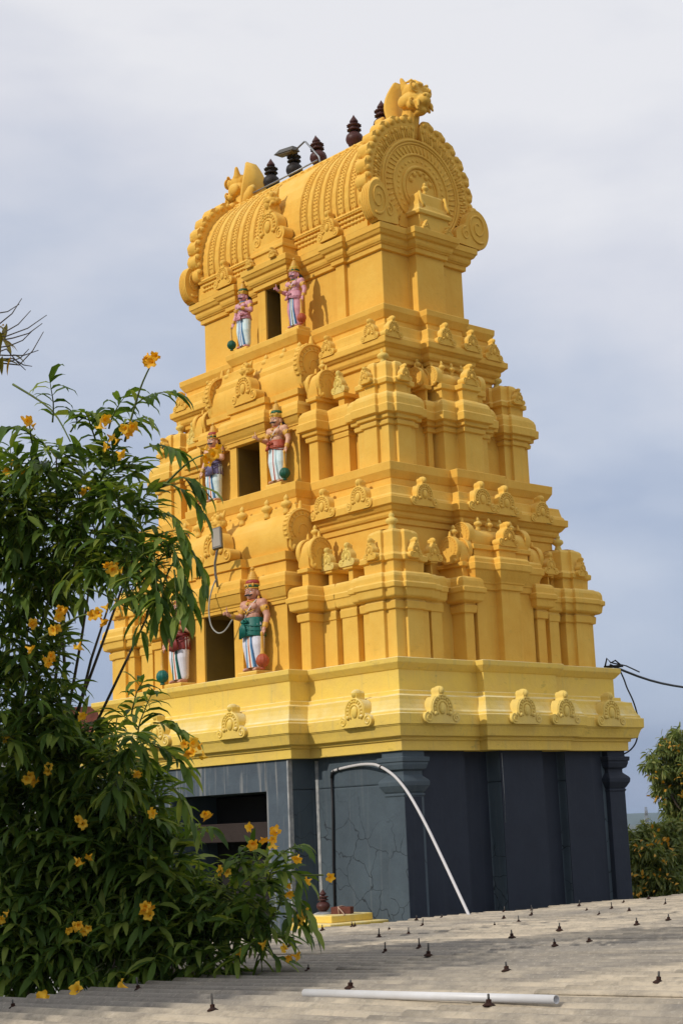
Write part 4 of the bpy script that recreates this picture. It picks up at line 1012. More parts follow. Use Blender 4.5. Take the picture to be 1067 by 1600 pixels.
# ------------------------------------------------------------------ small yellow plinth with a finial and a brick
t = empty('yellow_plinth', (2.62, -2.60, -4.2), 'small stepped yellow plinth at the foot of the slate-blue wall', 'plinth')
mb = MB(); q = outline(.40, .44)
mb.sweep(q, [(-.06, 0), (-.06, 2.95), (0, 2.96), (.04, 3.0), (.04, 3.08), (-.02, 3.085)]); mb.build('block', LEMON, t, .012)
mb = MB(); mb.sweep(outline(.30, .34), [(0, 3.085), (0, 3.17), (-.03, 3.175)]); mb.build('upper_step', LEMON, t, .01)
t = empty('pot_finial', (2.52, -2.72, -1.03), 'small maroon pot finial standing on the yellow plinth', 'finial')
mb = MB(); mb.lathe((0, 0, 0), [(r * .62, z * .46) for r, z in KAL], 20); mb.build('pot', TERRA, t)
mb = MB(); mb.lathe((0, 0, -.005), [(.13, 0), (.12, .02), (.08, .035), (.05, .04)], 14); mb.build('mortar_bed', WHITEST, t)
t = empty('brick', (2.76, -2.62, -1.03), 'red brick tied with pale string, lying on the yellow plinth', 'brick')
M = Matrix.Rotation(radians(28), 4, 'Z')
mb = MB(); mb.box(-.13, .13, -.06, .06, 0, .09, 0, M); mb.build('brick_body', BRICK, t, .008)
mb = MB(); mb.tube([M @ Vector(p) for p in ((-.02, -.065, -.004), (-.03, -.065, .095), (.0, .0, .10), (.02, .065, .09), (.02, .065, 0))], .007, 6); mb.tube([M @ Vector(p) for p in ((-.03, -.065, .09), (.05, -.10, .02), (.10, -.20, -.002))], .007, 6); mb.build('string', ROPE, t)

# ------------------------------------------------------------------ hall with corrugated cement roof
def roofmat():
    mt = paint('cement_sheet', (.47, .40, .30), (.20, .185, .165), rough=.9, amount=.0, bump=0)
    nt = mt.node_tree; N = nt.nodes; L = nt.links; b = N['Principled BSDF']
    t = N.new('ShaderNodeTexCoord')
    def nz(sc, det, rough, vec=None, dist=0):
        q = N.new('ShaderNodeTexNoise'); q.inputs['Scale'].default_value = sc; q.inputs['Detail'].default_value = det; q.inputs['Roughness'].default_value = rough; q.inputs['Distortion'].default_value = dist
        if vec is None: L.new(t.outputs['Object'], q.inputs['Vector'])
        else: L.new(vec, q.inputs['Vector'])
        return q.outputs[0]
    def ramp(v, a, b_):
        q = N.new('ShaderNodeValToRGB'); q.color_ramp.elements[0].position = a; q.color_ramp.elements[1].position = b_; L.new(v, q.inputs[0]); return q.outputs[0]
    def mix(f, a, b_, k=1.0):
        q = N.new('ShaderNodeMixRGB')
        m_ = N.new('ShaderNodeMath'); m_.operation = 'MULTIPLY'; m_.inputs[1].default_value = k; L.new(f, m_.inputs[0]); L.new(m_.outputs[0], q.inputs[0])
        for i, c in ((1, a), (2, b_)):
            if isinstance(c, tuple): q.inputs[i].default_value = (*c, 1)
            else: L.new(c, q.inputs[i])
        return q.outputs[0]
    big = ramp(nz(.36, 5, .62, None, .8), .46, .60)
    c = mix(big, (.55, .47, .355), (.235, .218, .195), .85)
    mp = N.new('ShaderNodeMapping'); mp.inputs['Scale'].default_value = (1.0, 2.2, 1); L.new(t.outputs['Object'], mp.inputs[0])
    c = mix(ramp(nz(1.5, 8, .76, mp.outputs[0]), .44, .64), c, (.20, .18, .155), .7)
    c = mix(ramp(nz(11, 6, .75), .5, .72), c, (.16, .145, .125), .6)
    c = mix(ramp(nz(45, 4, .7), .56, .75), c, (.62, .56, .46), .55)
    c = mix(ramp(nz(7, 5, .7), .60, .72), c, (.60, .53, .42), .4)
    # dirt tone below each crest, doubling as painted shade in the troughs
    sp = N.new('ShaderNodeSeparateXYZ'); L.new(t.outputs['Object'], sp.inputs[0])
    def mth(op, a, b2):
        q = N.new('ShaderNodeMath'); q.operation = op
        for i, v in enumerate((a, b2)):
            if v is None: continue
            if isinstance(v, (int, float)): q.inputs[i].default_value = v
            else: L.new(v, q.inputs[i])
        return q.outputs[0]
    cs = mth('COSINE', mth('MULTIPLY', mth('ADD', sp.outputs[1], 14.2 - 4 - .03), 2 * pi / PITCH), None)
    c = mix(mth('MULTIPLY', ramp(mth('MULTIPLY', cs, -1), -.97, -.50), ramp(nz(1.2, 5, .7), .30, .52)), c, (.15, .135, .115), .85)
    L.new(c, b.inputs['Base Color'])
    bp = N.new('ShaderNodeBump'); bp.inputs['Strength'].default_value = .8; bp.inputs['Distance'].default_value = .015
    L.new(nz(28, 7, .75), bp.inputs['Height']); L.new(bp.outputs[0], b.inputs['Normal'])
    return mt
def roof_z(x): return -.787 + .03 * (x - 13.525)
HALL = empty('temple_hall', (11, -4, -4.2), 'low hall under a weathered grey corrugated cement roof in front of the tower', 'building')
def hallpart(mb, name, mt, bevel=0):
    o = mb.build(name, mt, HALL, bevel); o.location = (-11, 4, 4.2); return o
PITCH = .20; NC = 6; WS = PITCH * NC
CEM = roofmat()
def sheet(y0, xa, xb, dz):
    mb = MB(); ny = NC * 12; nx = 12; vs = []
    tilt = random.uniform(-.002, .002)
    for k in range(2):
        for i in range(nx + 1):
            x = xa + (xb - xa) * i / nx; sag = .012 * noise.noise(Vector((x * .5, y0 * .7, 3)))
            for j in range(ny + 1):
                y = y0 + (WS + .05) * j / ny
                z = roof_z(x) + dz +   .037 * cos(2 * pi * (y - y0 - .03) / PITCH) + sag + tilt * (y - y0)
                vs.append((x, y, z - (.008 if k else 0)))
    w = ny + 1; o = (nx + 1) * w; fs = []
    for i in range(nx):
        for j in range(ny):
            a = i * w + j; fs.append((a, a + w, a + w + 1, a + 1)); fs.append((o + a, o + a + 1, o + a + w + 1, o + a + w))
    for j in range(ny): fs.append((j, j + 1, o + j + 1, o + j)); a = nx * w + j; fs.append((a + 1, a, o + a, o + a + 1))
    for i in range(nx): a = i * w; fs.append((a + w, a, o + a, o + a + w)); a = i * w + ny; fs.append((a, a + w, o + a + w, o + a))
    mb.add(vs, fs, 0, True)
    return hallpart(mb, 'roof_sheet', CEM)
y = -14.2; k = 0
while y < 6.5:
    xa = 4.75 + random.uniform(-.13, .13) if y > -9.9 else 9.75 + random.uniform(-.08, .08)
    lap = 10.35 + random.uniform(-.06, .06)
    if xa < 9: 
        lap2 = 7.62 + random.uniform(-.05, .05)
        sheet(y, xa, lap2 + .15, .0 + .004 * (k % 2)); sheet(y, lap2, lap + .15, .011 + .004 * (k % 2)); sheet(y, lap, 13.25, .022 + .004 * (k % 2)); sheet(y, 13.1, 17.2, .033 + .004 * (k % 2))
    else: sheet(y, xa, 13.25, .022 + .004 * (k % 2)); sheet(y, 13.1, 17.2, .033 + .004 * (k % 2))
    y += WS; k += 1
mb = MB(); mb.box(5.1, 16.9, -7.9, 6.2, -4.2, -1.20); hallpart(mb, 'wall', WHITE, .02)
bolts = [(12.05, -11.62), (11.85, -10.53), (13.37, -11.2), (13.45, -10.21), (11.98, -9.47), (10.36, -8.52), (10.74, -7.8), (10.7, -7.35), (9.52, -5.35), (9.38, -4.78), (9.52, -8.19), (9.45, -7.74), (9.43, -6.68), (9.21, -6.03), (7.5, -6.38), (7.45, -5.91), (5.13, -4.62), (6.56, -5.27), (6.39, -4.71), (7.55, -4.95), (6.36, -3.66), (7.3, -4.28), (6.38, -3.26), (5.06, -2.2), (5.3, -2.06), (6.59, -6.34), (5.35, -5.24), (5.17, -4.65), (5.06, -3.63), (5.05, -3.21), (5.33, -1.12), (6.46, -2.34), (7.46, -3.37), (6.64, -2.18), (7.36, -2.84), (5.51, -.56), (5.26, .33), (6.74, -1.31), (7.06, -7.06), (7.74, -7.59), (10.29, -10.7), (10.34, -9.6), (10.65, -11.82)]
bsrc = []
for v in range(3):
    mb = MB(); h = (.095, .065, .05)[v]
    mb.lathe((0, 0, 0), [(.036, 0), (.038, .006), (.022, .016), (.014, .020)], 10, 0); mb.lathe((0, 0, 0), [(.017, .018), (.017, .036), (.012, .038)], 6, 0, None, False); mb.lathe((0, 0, 0), [(.0075, .03), (.0075, h), (.004, h + .003)], 8, 1)
    bsrc.append(mb.build('hook_bolt', [RUST, BOLTST], HALL))
for i, (x, y) in enumerate(bolts):
    v = random.choice((0, 0, 1, 1, 2))
    o = bsrc[v] if bsrc[v].get('used') is None and i < 12 and not bsrc[v].location.length else bsrc[v].copy()
    if o is not bsrc[v]: COL.objects.link(o)
    ph = ((y + 14.2) % WS - .03) % PITCH; yc = y - ph if ph < PITCH / 2 else y + PITCH - ph
    dz = .0 if x < 7.62 else .011 if x < 10.35 else .022 if x < 13.1 else .033
    o.location = (x - 11, yc + 4, roof_z(x) + dz + .034 + 4.2); o.rotation_euler = (random.uniform(-.12, .12), random.uniform(-.12, .12), random.uniform(0, 6))
    s_ = random.uniform(.62, .82); o.scale = (s_, s_, s_ * random.uniform(.85, 1.15))
for b_ in bsrc:
    if b_.location.length < .01: bpy.data.objects.remove(b_)
a = Vector((11.93, -10.93, roof_z(11.93) + .072)); b_ = Vector((13.60, -11.02, roof_z(13.6) + .083))
mb = MB(); t_ = (b_ - a).normalized(); n_ = 24
ring = []
r_ = t_.orthogonal().normalized(); q_ = t_.cross(r_)
for P_, R_ in ((a, .020), (b_, .018), (b_, .0155), (a, .017)):
    for i in range(n_): ring.append(P_ + (r_ * cos(2 * pi * i / n_) + q_ * sin(2 * pi * i / n_)) * R_)
mb.add(ring, [(k * n_ + i, k * n_ + (i + 1) % n_, ((k + 1) % 4) * n_ + (i + 1) % n_, ((k + 1) % 4) * n_ + i) for k in range(4) for i in range(n_)], 0, True)
tag(mb.build('plastic_pipe', PVC), 'short white plastic pipe lying loose on the corrugated roof', 'pipe')

# ------------------------------------------------------------------ ground, hills, far things
def gz(r):
    T = ((0, -4.2), (30, -4.25), (60, -6.5), (120, -13), (250, -22), (500, -28), (20000, -28))
    for (a, za), (b, zb) in zip(T, T[1:]):
        if r <= b: return za + (zb - za) * (r - a) / (b - a)
    return -28
GRD = paint('dry_grassland', (.085, .085, .035), (.05, .06, .022), amount=.9, nscale=.05, bump=.3, bscale=2, rough=.95)
FARG = paint('far_scrub', (.055, .075, .03), (.035, .05, .022), amount=.9, nscale=.004, bump=0, rough=.95)
mb = MB(); R_ = [0, 8, 16, 24, 30, 40, 60, 90, 120, 180, 250, 370, 500, 800, 1300, 2000, 3000, 4500, 6500, 9000, 12000]; NA = 72
vs = []
for r in R_:
    for j in range(NA):
        a = 2 * pi * j / NA; x, y = r * cos(a), r * sin(a)
        vs.append((x, y, gz(r) + (noise.noise(Vector((x * .02, y * .02, 0))) * min(1.5, r * .01) if r > 30 else 0)))
fs = []
for i in range(len(R_) - 1):
    for j in range(NA): j2 = (j + 1) % NA; fs.append((i * NA + j, (i + 1) * NA + j, (i + 1) * NA + j2, i * NA + j2))
mb.add(vs, fs, 0, True); g_ = mb.build('ground', [GRD, FARG]); g_['kind'] = 'structure'
mb = MB(); vs = []; fs = []; n = 240; k = 6
for i in range(n + 1):
    a = radians(60) + radians(160) * i / n
    for j in range(k + 1):
        r = 6200 + 420 * j; t = sin(pi * j / k)
        h = 44 + 15 * noise.noise(Vector((a * 9, j * .15, 1))) + 5 * noise.noise(Vector((a * 40, j * .5, 4)))
        vs.append((r * cos(a), r * sin(a), -29 + h * t))
for i in range(n):
    for j in range(k): a = i * (k + 1) + j; fs.append((a, a + k + 1, a + k + 2, a + 1))
mb.add(vs, fs, 0, True); h_ = mb.build('hills', FARG); h_['kind'] = 'structure'
# pylon far out on the plain
pc = at(1010, 1277, 900); pb = Vector((pc.x, pc.y, -28.5))
t = empty('transmission_tower', pb, 'tiny lattice power pylon on the hazy horizon right of the temple', 'pylon')
mb = MB()
H_ = 34.0
for sx_ in (-1, 1):
    for sy_ in (-1, 1): mb.tube([(sx_ * 3.2, sy_ * 3.2, 0), (sx_ * 1.0, sy_ * 1.0, 20), (sx_ * .35, sy_ * .35, H_)], [.34, .26, .18], 5)
for i in range(9):
    z0 = i * 3.6; z1 = z0 + 3.6
    def wd(z): return 3.2 - 2.2 * z / 20 if z < 20 else 1.0 - .65 * (z - 20) / (H_ - 20)
    a0, a1 = wd(z0), wd(min(z1, H_))
    for (c0, c1) in (((-1, -1), (1, -1)), ((1, -1), (1, 1)), ((1, 1), (-1, 1)), ((-1, 1), (-1, -1))):
        mb.tube([(c0[0] * a0, c0[1] * a0, z0), (c1[0] * a1, c1[1] * a1, z1)], .14, 4)
mb.build('lattice_mast', STEEL, t)
for z, w in ((22.5, 4.2), (26.5, 3.6), (30.5, 3.0)):
    mb = MB(); mb.tube([(-w * .66, w * .75, z), (0, 0, z + .5), (w * .66, -w * .75, z)], .2, 5); mb.tube([(-w * .66, w * .75, z), (0, 0, z - .9), (w * .66, -w * .75, z)], .16, 5); mb.build('cross_arm', STEEL, t)
# whitewashed house behind the shrubs at the left
p = at(40, 1300, 33); HB = Vector((p.x, p.y, -5.0))
t = empty('white_house', HB, 'whitewashed house glimpsed through the dark shrubs at the left edge', 'house')
M = Matrix.Rotation(radians(48), 4, 'Z')
mb = MB(); mb.box(-4.2, 3.0, -2.5, 2.5, 0, 6.6, 0, M); mb.build('wall', WHITE, t, .03)
mb = MB(); mb.box(-4.35, 3.15, -2.65, 2.65, 6.6, 6.85, 0, M); mb.build('roof', WHITE, t, .03)
mb = MB(); mb.box(1.0, 1.7, -1.0, -.3, 6.85, 7.65, 0, M); mb.build('water_tank', BRICK, t, .02)
for x in (-2.8, -.6, 1.6):
    mb = MB(); mb.box(x - .45, x + .45, -2.56, -2.48, 3.6, 5.2, 0, M); mb.build('window', DARK, t, .01)

# ------------------------------------------------------------------ plants
rnd = random.Random(11)
def rv(): 
    while True:
        v = Vector((rnd.uniform(-1, 1), rnd.uniform(-1, 1), rnd.uniform(-1, 1)))
        if .05 < v.length < 1: return v
ZUP = Vector((0, 0, 1))
def leaf(mb, p, d, L, w, droop, roll=0.0, secs=(.0, .22, .5, .78, 1.0)):
    """one lance-shaped leaf, folded along its midrib, bending down under its weight"""
    d = d.normalized(); side = d.cross(ZUP)
    side = side.normalized() if side.length > .05 else Vector((1, 0, 0))
    if roll: side = (Matrix.Rotation(roll, 3, d) @ side)
    o = len(mb.v); q = p.copy(); dd = d.copy(); last = 0
    W_ = (.12, .85, 1.0, .62, .02)
    cz = rnd.uniform(-.6, .6)
    for i, t in enumerate(secs):
        st = (t - last) * L; last = t
        q = q + dd * st
        dd = (dd + Vector((0, 0, -droop * (.2 + t) * .7)) + side * cz * .22).normalized()
        nrm = side.cross(dd).normalized(); ww = w * .5 * W_[i]
        mb.v.append(tuple(q - side * ww + nrm * ww * .35)); mb.v.append(tuple(q)); mb.v.append(tuple(q + side * ww + nrm * ww * .35))
    for i in range(len(secs) - 1):
        a = o + i * 3
        mb.f.append((a, a + 1, a + 4, a + 3)); mb.f.append((a + 1, a + 2, a + 5, a + 4)); mb.mi += [0, 0]; mb.sm += [True, True]
def sprig(ml, ms, p, d, L, pairs, LL, droop=.5, thick=.006):
    """stem with opposite leaflets"""
    d = d.normalized(); pts = [p]; dd = d.copy(); n = pairs + 1
    for i in range(n):
        dd = (dd + Vector((0, 0, -.16 * droop)) + rv() * .12).normalized(); pts.append(pts[-1] + dd * (L / n))
    ms.tube(pts, [thick * (1 - .6 * i / n) for i in range(n + 1)], 4)
    for i in range(1, n + 1):
        t = (pts[i] - pts[i - 1]).normalized(); s = t.cross(ZUP); s = s.normalized() if s.length > .1 else Vector((1, 0, 0))
        if rnd.random() < .5: s = (s + t.cross(s) * rnd.uniform(-.8, .8)).normalized()
        for sg in (-1, 1):
            l = LL * rnd.uniform(.5, 1.2); leaf(ml, pts[i], t * .65 + s * sg * .8 + rv() * .25, l, l * rnd.uniform(.20, .28), droop * rnd.uniform(.5, 1.6), rnd.uniform(-.7, .7))
    leaf(ml, pts[-1], (pts[-1] - pts[-2]) + rv() * .02, LL * 1.15, LL * .26, droop, rnd.uniform(-.5, .5))
    return pts
def flower(mb, p, d, s):
    """yellow trumpet with five flared lobes"""
    d = d.normalized(); a = d.orthogonal().normalized(); b = d.cross(a)
    n = 15; rows = ((0, .10), (.40, .17), (.80, .33), (1.02, .56))
    o = len(mb.v)
    for t, r in rows:
        for i in range(n): q = 2 * pi * i / n; mb.v.append(tuple(p + d * s * t + (a * cos(q) + b * sin(q)) * s * r))
    for i in range(n):
        q = 2 * pi * i / n; lob = (.92, .84, .62)[i % 3] * rnd.uniform(.9, 1.1); q += (0, .06, 0)[i % 3]; mb.v.append(tuple(p + d * s * (1.02 + rnd.uniform(-.24, .16)) + (a * cos(q) + b * sin(q)) * s * lob))
    for k in range(4):
        for i in range(n): j = (i + 1) % n; mb.f.append((o + k * n + i, o + k * n + j, o + (k + 1) * n + j, o + (k + 1) * n + i)); mb.mi.append(0); mb.sm.append(True)
def cluster(parent, loc, n, s, down=.3, mat=None, base=None):
    mb = MB()
    for i in range(n):
        v = rv(); d = (Vector((v.x, v.y, v.z * .5 - down)) + (CP - loc).normalized() * .55).normalized()
        flower(mb, rv() * s * 1.0 * (n ** .4 - .5), d, s * rnd.uniform(.75, 1.1))
    st = MB()
    o = mb.build('flower_cluster', mat or PETAL, parent); o.location = loc - (base or Vector())
    return o
def blobs(spec): return [(at(x, y, d), r * d / FPX, w) for x, y, r, d, w in spec]
def foliage(base, spec, sprigs, LL, leafm, droop=.55, sl=(.3, .55), upb=.35, name='foliage'):
    ml = MB(); ms = MB(); B_ = blobs(spec); tot = sum(r * r * w for _, r, w in B_)
    for c, r, w in B_:
        for _ in range(max(3, int(sprigs * r * r * w / tot))):
            v = rv(); v = v.normalized() * (v.length ** .6)
            p = c + Vector((v.x * r * 1.1, v.y * r * 1.1, v.z * r)) * .55
            d = v.normalized() * .7 + ZUP * upb + rv() * .6
            sprig(ml, ms, p - base, d, rnd.uniform(*sl) * min(1.0, .5 + r), rnd.choice((1, 2, 3, 3, 4)), LL * rnd.uniform(.7, 1.2), droop * rnd.uniform(.5, 1.5))
    return ml, ms, B_
def limbs(base, B_, mt, r0, joint, parent):
    """trunks and boughs from the root up to every leafy clump"""
    mb = MB()
    j = Vector(joint) - base
    mb.tube([Vector((0, 0, -.1)), j * .5 + Vector((.06, -.04, 0)), j], [r0, r0 * .85, r0 * .7], 9)
    for i_, (c, r, w) in enumerate(B_):
        if i_ % 2 and len(B_) > 16: continue
        e = c - base; m_ = j.lerp(e, .5) + Vector((rnd.uniform(-.3, .3), rnd.uniform(-.3, .3), .12))
        mb.tube([j + Vector((0, 0, -.05)), j.lerp(m_, .5) + rv() * .08, m_, m_.lerp(e, .6) + rv() * .06, e], [r0 * .42, r0 * .26, r0 * .17, r0 * .12, r0 * .06], 6)
    return mb.build('trunk', mt, parent)

# tall shrub at the left edge
base = at(40, 1500, 12.6); base.z = -4.2
TS = empty('flowering_shrub', base, 'tall shrub with sunlit green leaves and yellow trumpet flowers rising at the left edge', 'shrub')
spec = [(-25, 800, 85, 10.0, 1.1), (40, 775, 55, 9.8, 1.0), (88, 715, 36, 9.6, 1.0), (75, 840, 70, 10.0, 1.1), (135, 785, 50, 9.8, 1.1), (170, 745, 34, 9.5, 1.0), (150, 850, 58, 9.8, 1.0), (195, 800, 40, 9.5, 1.0), (215, 850, 40, 9.5, 1.0),
        (228, 895, 34, 9.4, .9), (185, 900, 34, 9.6, .7), (240, 925, 22, 9.3, .8), (270, 880, 26, 9.3, .9), (20, 900, 80, 10.2, 1.0), (85, 905, 45, 10.0, .5), (10, 1000, 70, 10.2, .8), (55, 1025, 40, 10.2, .5), (5, 1090, 65, 10.2, .9), (70, 1100, 46, 10.1, .6), (110, 1140, 45, 10.2, .7), (60, 1060, 50, 10.2, .6), (20, 1150, 60, 10.2, .8)]
ml, ms, B_ = foliage(base, spec, 600, .16, LEAF, sl=(.14, .32), upb=.15)
# long arching shoots that stick out of the crown
for x, y, d, (ux, uy), L in ((205, 640, 9.4, (.55, .85), .27), (190, 680, 9.4, (.4, .8), .2), (82, 660, 9.5, (.02, 1), .24), (110, 675, 9.6, (.5, .8), .22), (60, 690, 9.6, (-.5, .8), .22), (255, 755, 9.3, (1, -.1), .28), (262, 800, 9.2, (.8, -.6), .26), (268, 850, 9.2, (.5, -1), .26), (285, 895, 9.2, (.3, -1), .2), (255, 915, 9.2, (-.1, -1), .2), (300, 860, 9.15, (.5, -.8), .2), (240, 870, 9.2, (.3, -1), .3), (272, 890, 9.2, (.25, -1), .26), (225, 905, 9.3, (-.1, -1), .3), (170, 670, 9.5, (.2, 1), .22), (150, 690, 9.5, (-.2, 1), .2), (225, 700, 9.3, (.8, .3), .22), (280, 745, 9.2, (1, .0), .15)):
    sprig(ml, ms, at(x, y, d) - base, RT * ux + UP * uy - FW * .15, L, 5, .17, 1.1)
for P_ in (((195, 690, 9.4), (218, 610, 9.3), (238, 565, 9.2)), ((255, 760, 9.4), (295, 722, 9.2), (326, 708, 9.05)), ((60, 720, 9.7), (50, 690, 9.6), (46, 662, 9.5)), ((120, 900, 9.8), (165, 890, 9.5), (200, 905, 9.4)), ((60, 1000, 9.9), (120, 965, 9.6), (155, 958, 9.45)), ((80, 930, 9.9), (140, 920, 9.7), (215, 960, 9.5)), ((20, 600, 10), (80, 640, 9.9), (110, 690, 9.8))):
    ms.tube([at(*q) - base for q in P_], [.008, .006, .004], 5, fine=4)
ml.build('foliage', LEAF, TS); ms.build('stems', STEM, TS); limbs(base, B_, BARK, .075, base + Vector((-.3, .2, 3.2)), TS)
for x, y, n, d in ((240, 560, 5, 9.2), (46, 657, 4, 9.5), (160, 660, 2, 9.3), (172, 680, 2, 9.3), (203, 667, 3, 9.2), (178, 700, 2, 9.3), (126, 765, 2, 9.5), (172, 885, 4, 9.3), (97, 957, 3, 9.7), (40, 970, 2, 9.7), (155, 958, 4, 9.4), (37, 1012, 1, 9.7), (75, 1030, 4, 9.6), (127, 1008, 1, 9.5), (330, 708, 6, 9.0), (90, 985, 2, 9.7), (25, 728, 3, 9.6), (125, 1110, 1, 9.6)):
    cluster(TS, at(x, y, d), n, .041, base=base)
# low shrub in the shade, spilling over the roof
base = at(250, 1560, 10.6); base.z = -4.2
LS = empty('flowering_shrub', base, 'low dark shaded shrub with yellow trumpet flowers spilling onto the corrugated roof', 'shrub')
spec = [(50, 1190, 75, 10.6, 1.1), (135, 1200, 58, 10.4, 1.0), (190, 1200, 36, 10.0, .9), (215, 1150, 26, 9.8, .7), (215, 1262, 48, 10.2, 1.0), (60, 1290, 105, 10.6, 1.2), (170, 1320, 80, 10.4, 1.2), (245, 1350, 50, 10.2, 1.1), (40, 1410, 105, 10.5, 1.2), (150, 1420, 90, 10.4, 1.2), (245, 1425, 70, 10.2, 1.1), (320, 1425, 48, 10.1, 1.1), (378, 1405, 40, 10.0, 1.0), (412, 1380, 24, 9.8, .9), (430, 1430, 24, 9.8, .9), (400, 1468, 28, 9.8, 1.0), (330, 1488, 34, 9.9, 1.0), (255, 1490, 42, 10.0, 1.0), (100, 1490, 60, 10.2, 1.1), (10, 1500, 50, 10.2, 1.1), (180, 1500, 42, 10.0, 1.0)]
ml, ms, B_ = foliage(base, spec, 1700, .165, LEAF, sl=(.14, .32), upb=.15)
for x, y, d, (ux, uy), L in ((215, 1150, 9.7, (.2, 1), .32), (205, 1120, 9.7, (.1, 1), .26), (240, 1130, 9.7, (.9, .1), .2), (240, 1165, 9.7, (.8, -.2), .24), (270, 1230, 9.7, (.6, -.5), .24), (425, 1365, 9.7, (.7, .35), .2), (430, 1345, 9.7, (.4, .8), .2), (440, 1400, 9.6, (.7, -.5), .2), (330, 1370, 9.8, (.5, .8), .22), (370, 1365, 9.8, (.3, .9), .2), (285, 1310, 10.0, (.6, .7), .22), (465, 1400, 9.6, (.5, -.6), .18)):
    sprig(ml, ms, at(x, y, d) - base, RT * ux + UP * uy - FW * .15, L, 5, .17, .9)
ml.build('foliage', LEAF, LS); ms.build('stems', STEM, LS); limbs(base, B_, BARK, .07, base + Vector((-.1, .1, 2.4)), LS)
for x, y, n, d in ((303, 1170, 7, 9.5), (315, 1272, 2, 9.7), (15, 1152, 1, 10.0), (47, 1215, 3, 10.0), (78, 1202, 2, 10.0), (125, 1285, 2, 9.9), (122, 1338, 2, 9.8), (143, 1336, 1, 9.8), (112, 1450, 3, 9.7), (138, 1447, 2, 9.7), (228, 1420, 5, 9.7), (398, 1305, 4, 9.6), (430, 1305, 3, 9.6), (512, 1372, 1, 9.5), (455, 1388, 2, 9.6), (466, 1430, 3, 9.6), (402, 1476, 1, 9.6), (370, 1497, 1, 9.6), (450, 1490, 3, 9.6), (246, 1270, 1, 9.8), (210, 1208, 2, 9.7), (348, 1360, 2, 9.7), (5, 1430, 2, 9.8), (466, 1335, 1, 9.5), (490, 1372, 1, 9.5)):
    cluster(LS, at(x, y, d), n, .041, base=base)
mb = MB()
for pts in (((440, 1365, 9.7), (470, 1368, 9.6), (505, 1368, 9.5)), ((430, 1355, 9.7), (450, 1340, 9.6), (464, 1334, 9.5)), ((440, 1400, 9.7), (455, 1420, 9.6), (464, 1428, 9.6))): mb.tube([at(*q) - base for q in pts], .006, 5)
mb.build('stems', STEM, LS)
# petals fallen on the roof
for i, (x, y) in enumerate(((125, 1556), (200, 1551), (70, 1571))):
    C_, d_ = CP, at(x, y, 1) - CP
    tt = (roof_z(10) + .03 - C_.z) / d_.z; p = C_ + d_ * tt
    mb = MB(); flower(mb, Vector((0, 0, .02)), Vector((rnd.uniform(-1, 1), rnd.uniform(-1, 1), .3)), .05)
    o = mb.build('fallen_flower', PETAL); o.location = p
    tag(o, ('yellow fallen flower on the roof, middle of the three below the shrub', 'yellow fallen flower on the roof, farthest right of the three below the shrub', 'yellow fallen flower on the roof, nearest the left edge')[i], 'flower', 'fallen flowers on the roof')

# nearly bare branch ends of a tree beyond the left edge
base = at(-330, 1500, 12.5); base.z = -4.2
t = empty('bare_tree', base, 'almost leafless grey tree whose thin curved twigs reach in at the upper left', 'tree')
mb = MB(); top = at(-60, 540, 12.0) - base
mb.tube([Vector((0, 0, -.1)), Vector((.1, .1, 3)), top * .75, top], [.13, .11, .07, .03], 9)
for i, (x0, y0, x1, y1, x2, y2) in enumerate(((-60, 540, 0, 505, 34, 466), (-60, 545, 5, 520, 48, 485), (-60, 540, 10, 525, 73, 492), (-60, 560, 15, 540, 52, 515), (-60, 560, 10, 555, 60, 547), (-60, 570, 20, 560, 50, 572), (-60, 580, 10, 545, 40, 578), (-50, 570, 30, 570, 68, 518), (-60, 535, -10, 490, 30, 475), (-60, 550, 20, 528, 66, 505), (-40, 560, 15, 565, 45, 545))):
    mb.tube([at(x0, y0, 12) - base, at((x0 + x1) / 2, (y0 + y1) / 2 - 4, 11.9) - base, at(x1, y1, 11.9) - base, at((x1 + x2) / 2 + 2, (y1 + y2) / 2 + 4, 11.9) - base, at(x2, y2, 12) - base], [.009, .007, .0055, .0045, .003], 5)
mb.build('trunk', TWIG, t)
ml = MB()
for i in range(46):
    p = at(rnd.uniform(-60, 20), rnd.uniform(505, 570), rnd.uniform(11.6, 12.3)); leaf(ml, p - base, rv() + Vector((0, 0, -.5)), rnd.uniform(.10, .20), .035, .5, rnd.uniform(-1, 1))
ml.build('foliage', DRYLEAF, t)

# unseen tree added beyond the frame to shade the low shrub and near roof
def far_leaves(ml, c, r, n, L, w, flat=1.0):
    for _ in range(n):
        v = rv(); v = v.normalized() * (v.length ** .5)
        p = c + Vector((v.x * r, v.y * r, v.z * r * flat)); leaf(ml, p, v * .5 + rv() + Vector((0, 0, -.45)), L * rnd.uniform(.7, 1.2), w, .6, rnd.uniform(-1.2, 1.2), (0, .3, .6, .85, 1.0))
base = Vector((7.6, -18.2, -4.2))
t = empty('added_shade_tree', base, 'unseen leafy tree added beyond the left edge to shade the low shrub', 'tree')
ml = MB(); mb = MB()
mb.tube([Vector((0, 0, -.1)), Vector((.1, 0, 1.6)), Vector((.0, .2, 3.9)), Vector((.1, .1, 6.4))], [.22, .19, .14, .08], 10)
for i in range(28):
    c = Vector((rnd.uniform(-3.4, 2.2), rnd.uniform(-1.2, 1.2), rnd.uniform(5.2, 9.0)))
    far_leaves(ml, c, rnd.uniform(.9, 1.2), 650, .27, .10); mb.tube([Vector((0, .1, 3.6)), c * .5 + Vector((0, 0, 2.2)), c], [.08, .05, .02], 6)
ml.build('crown', LEAF, t); mb.build('trunk', BARK, t)  # crown and trunk of the added unseen tree

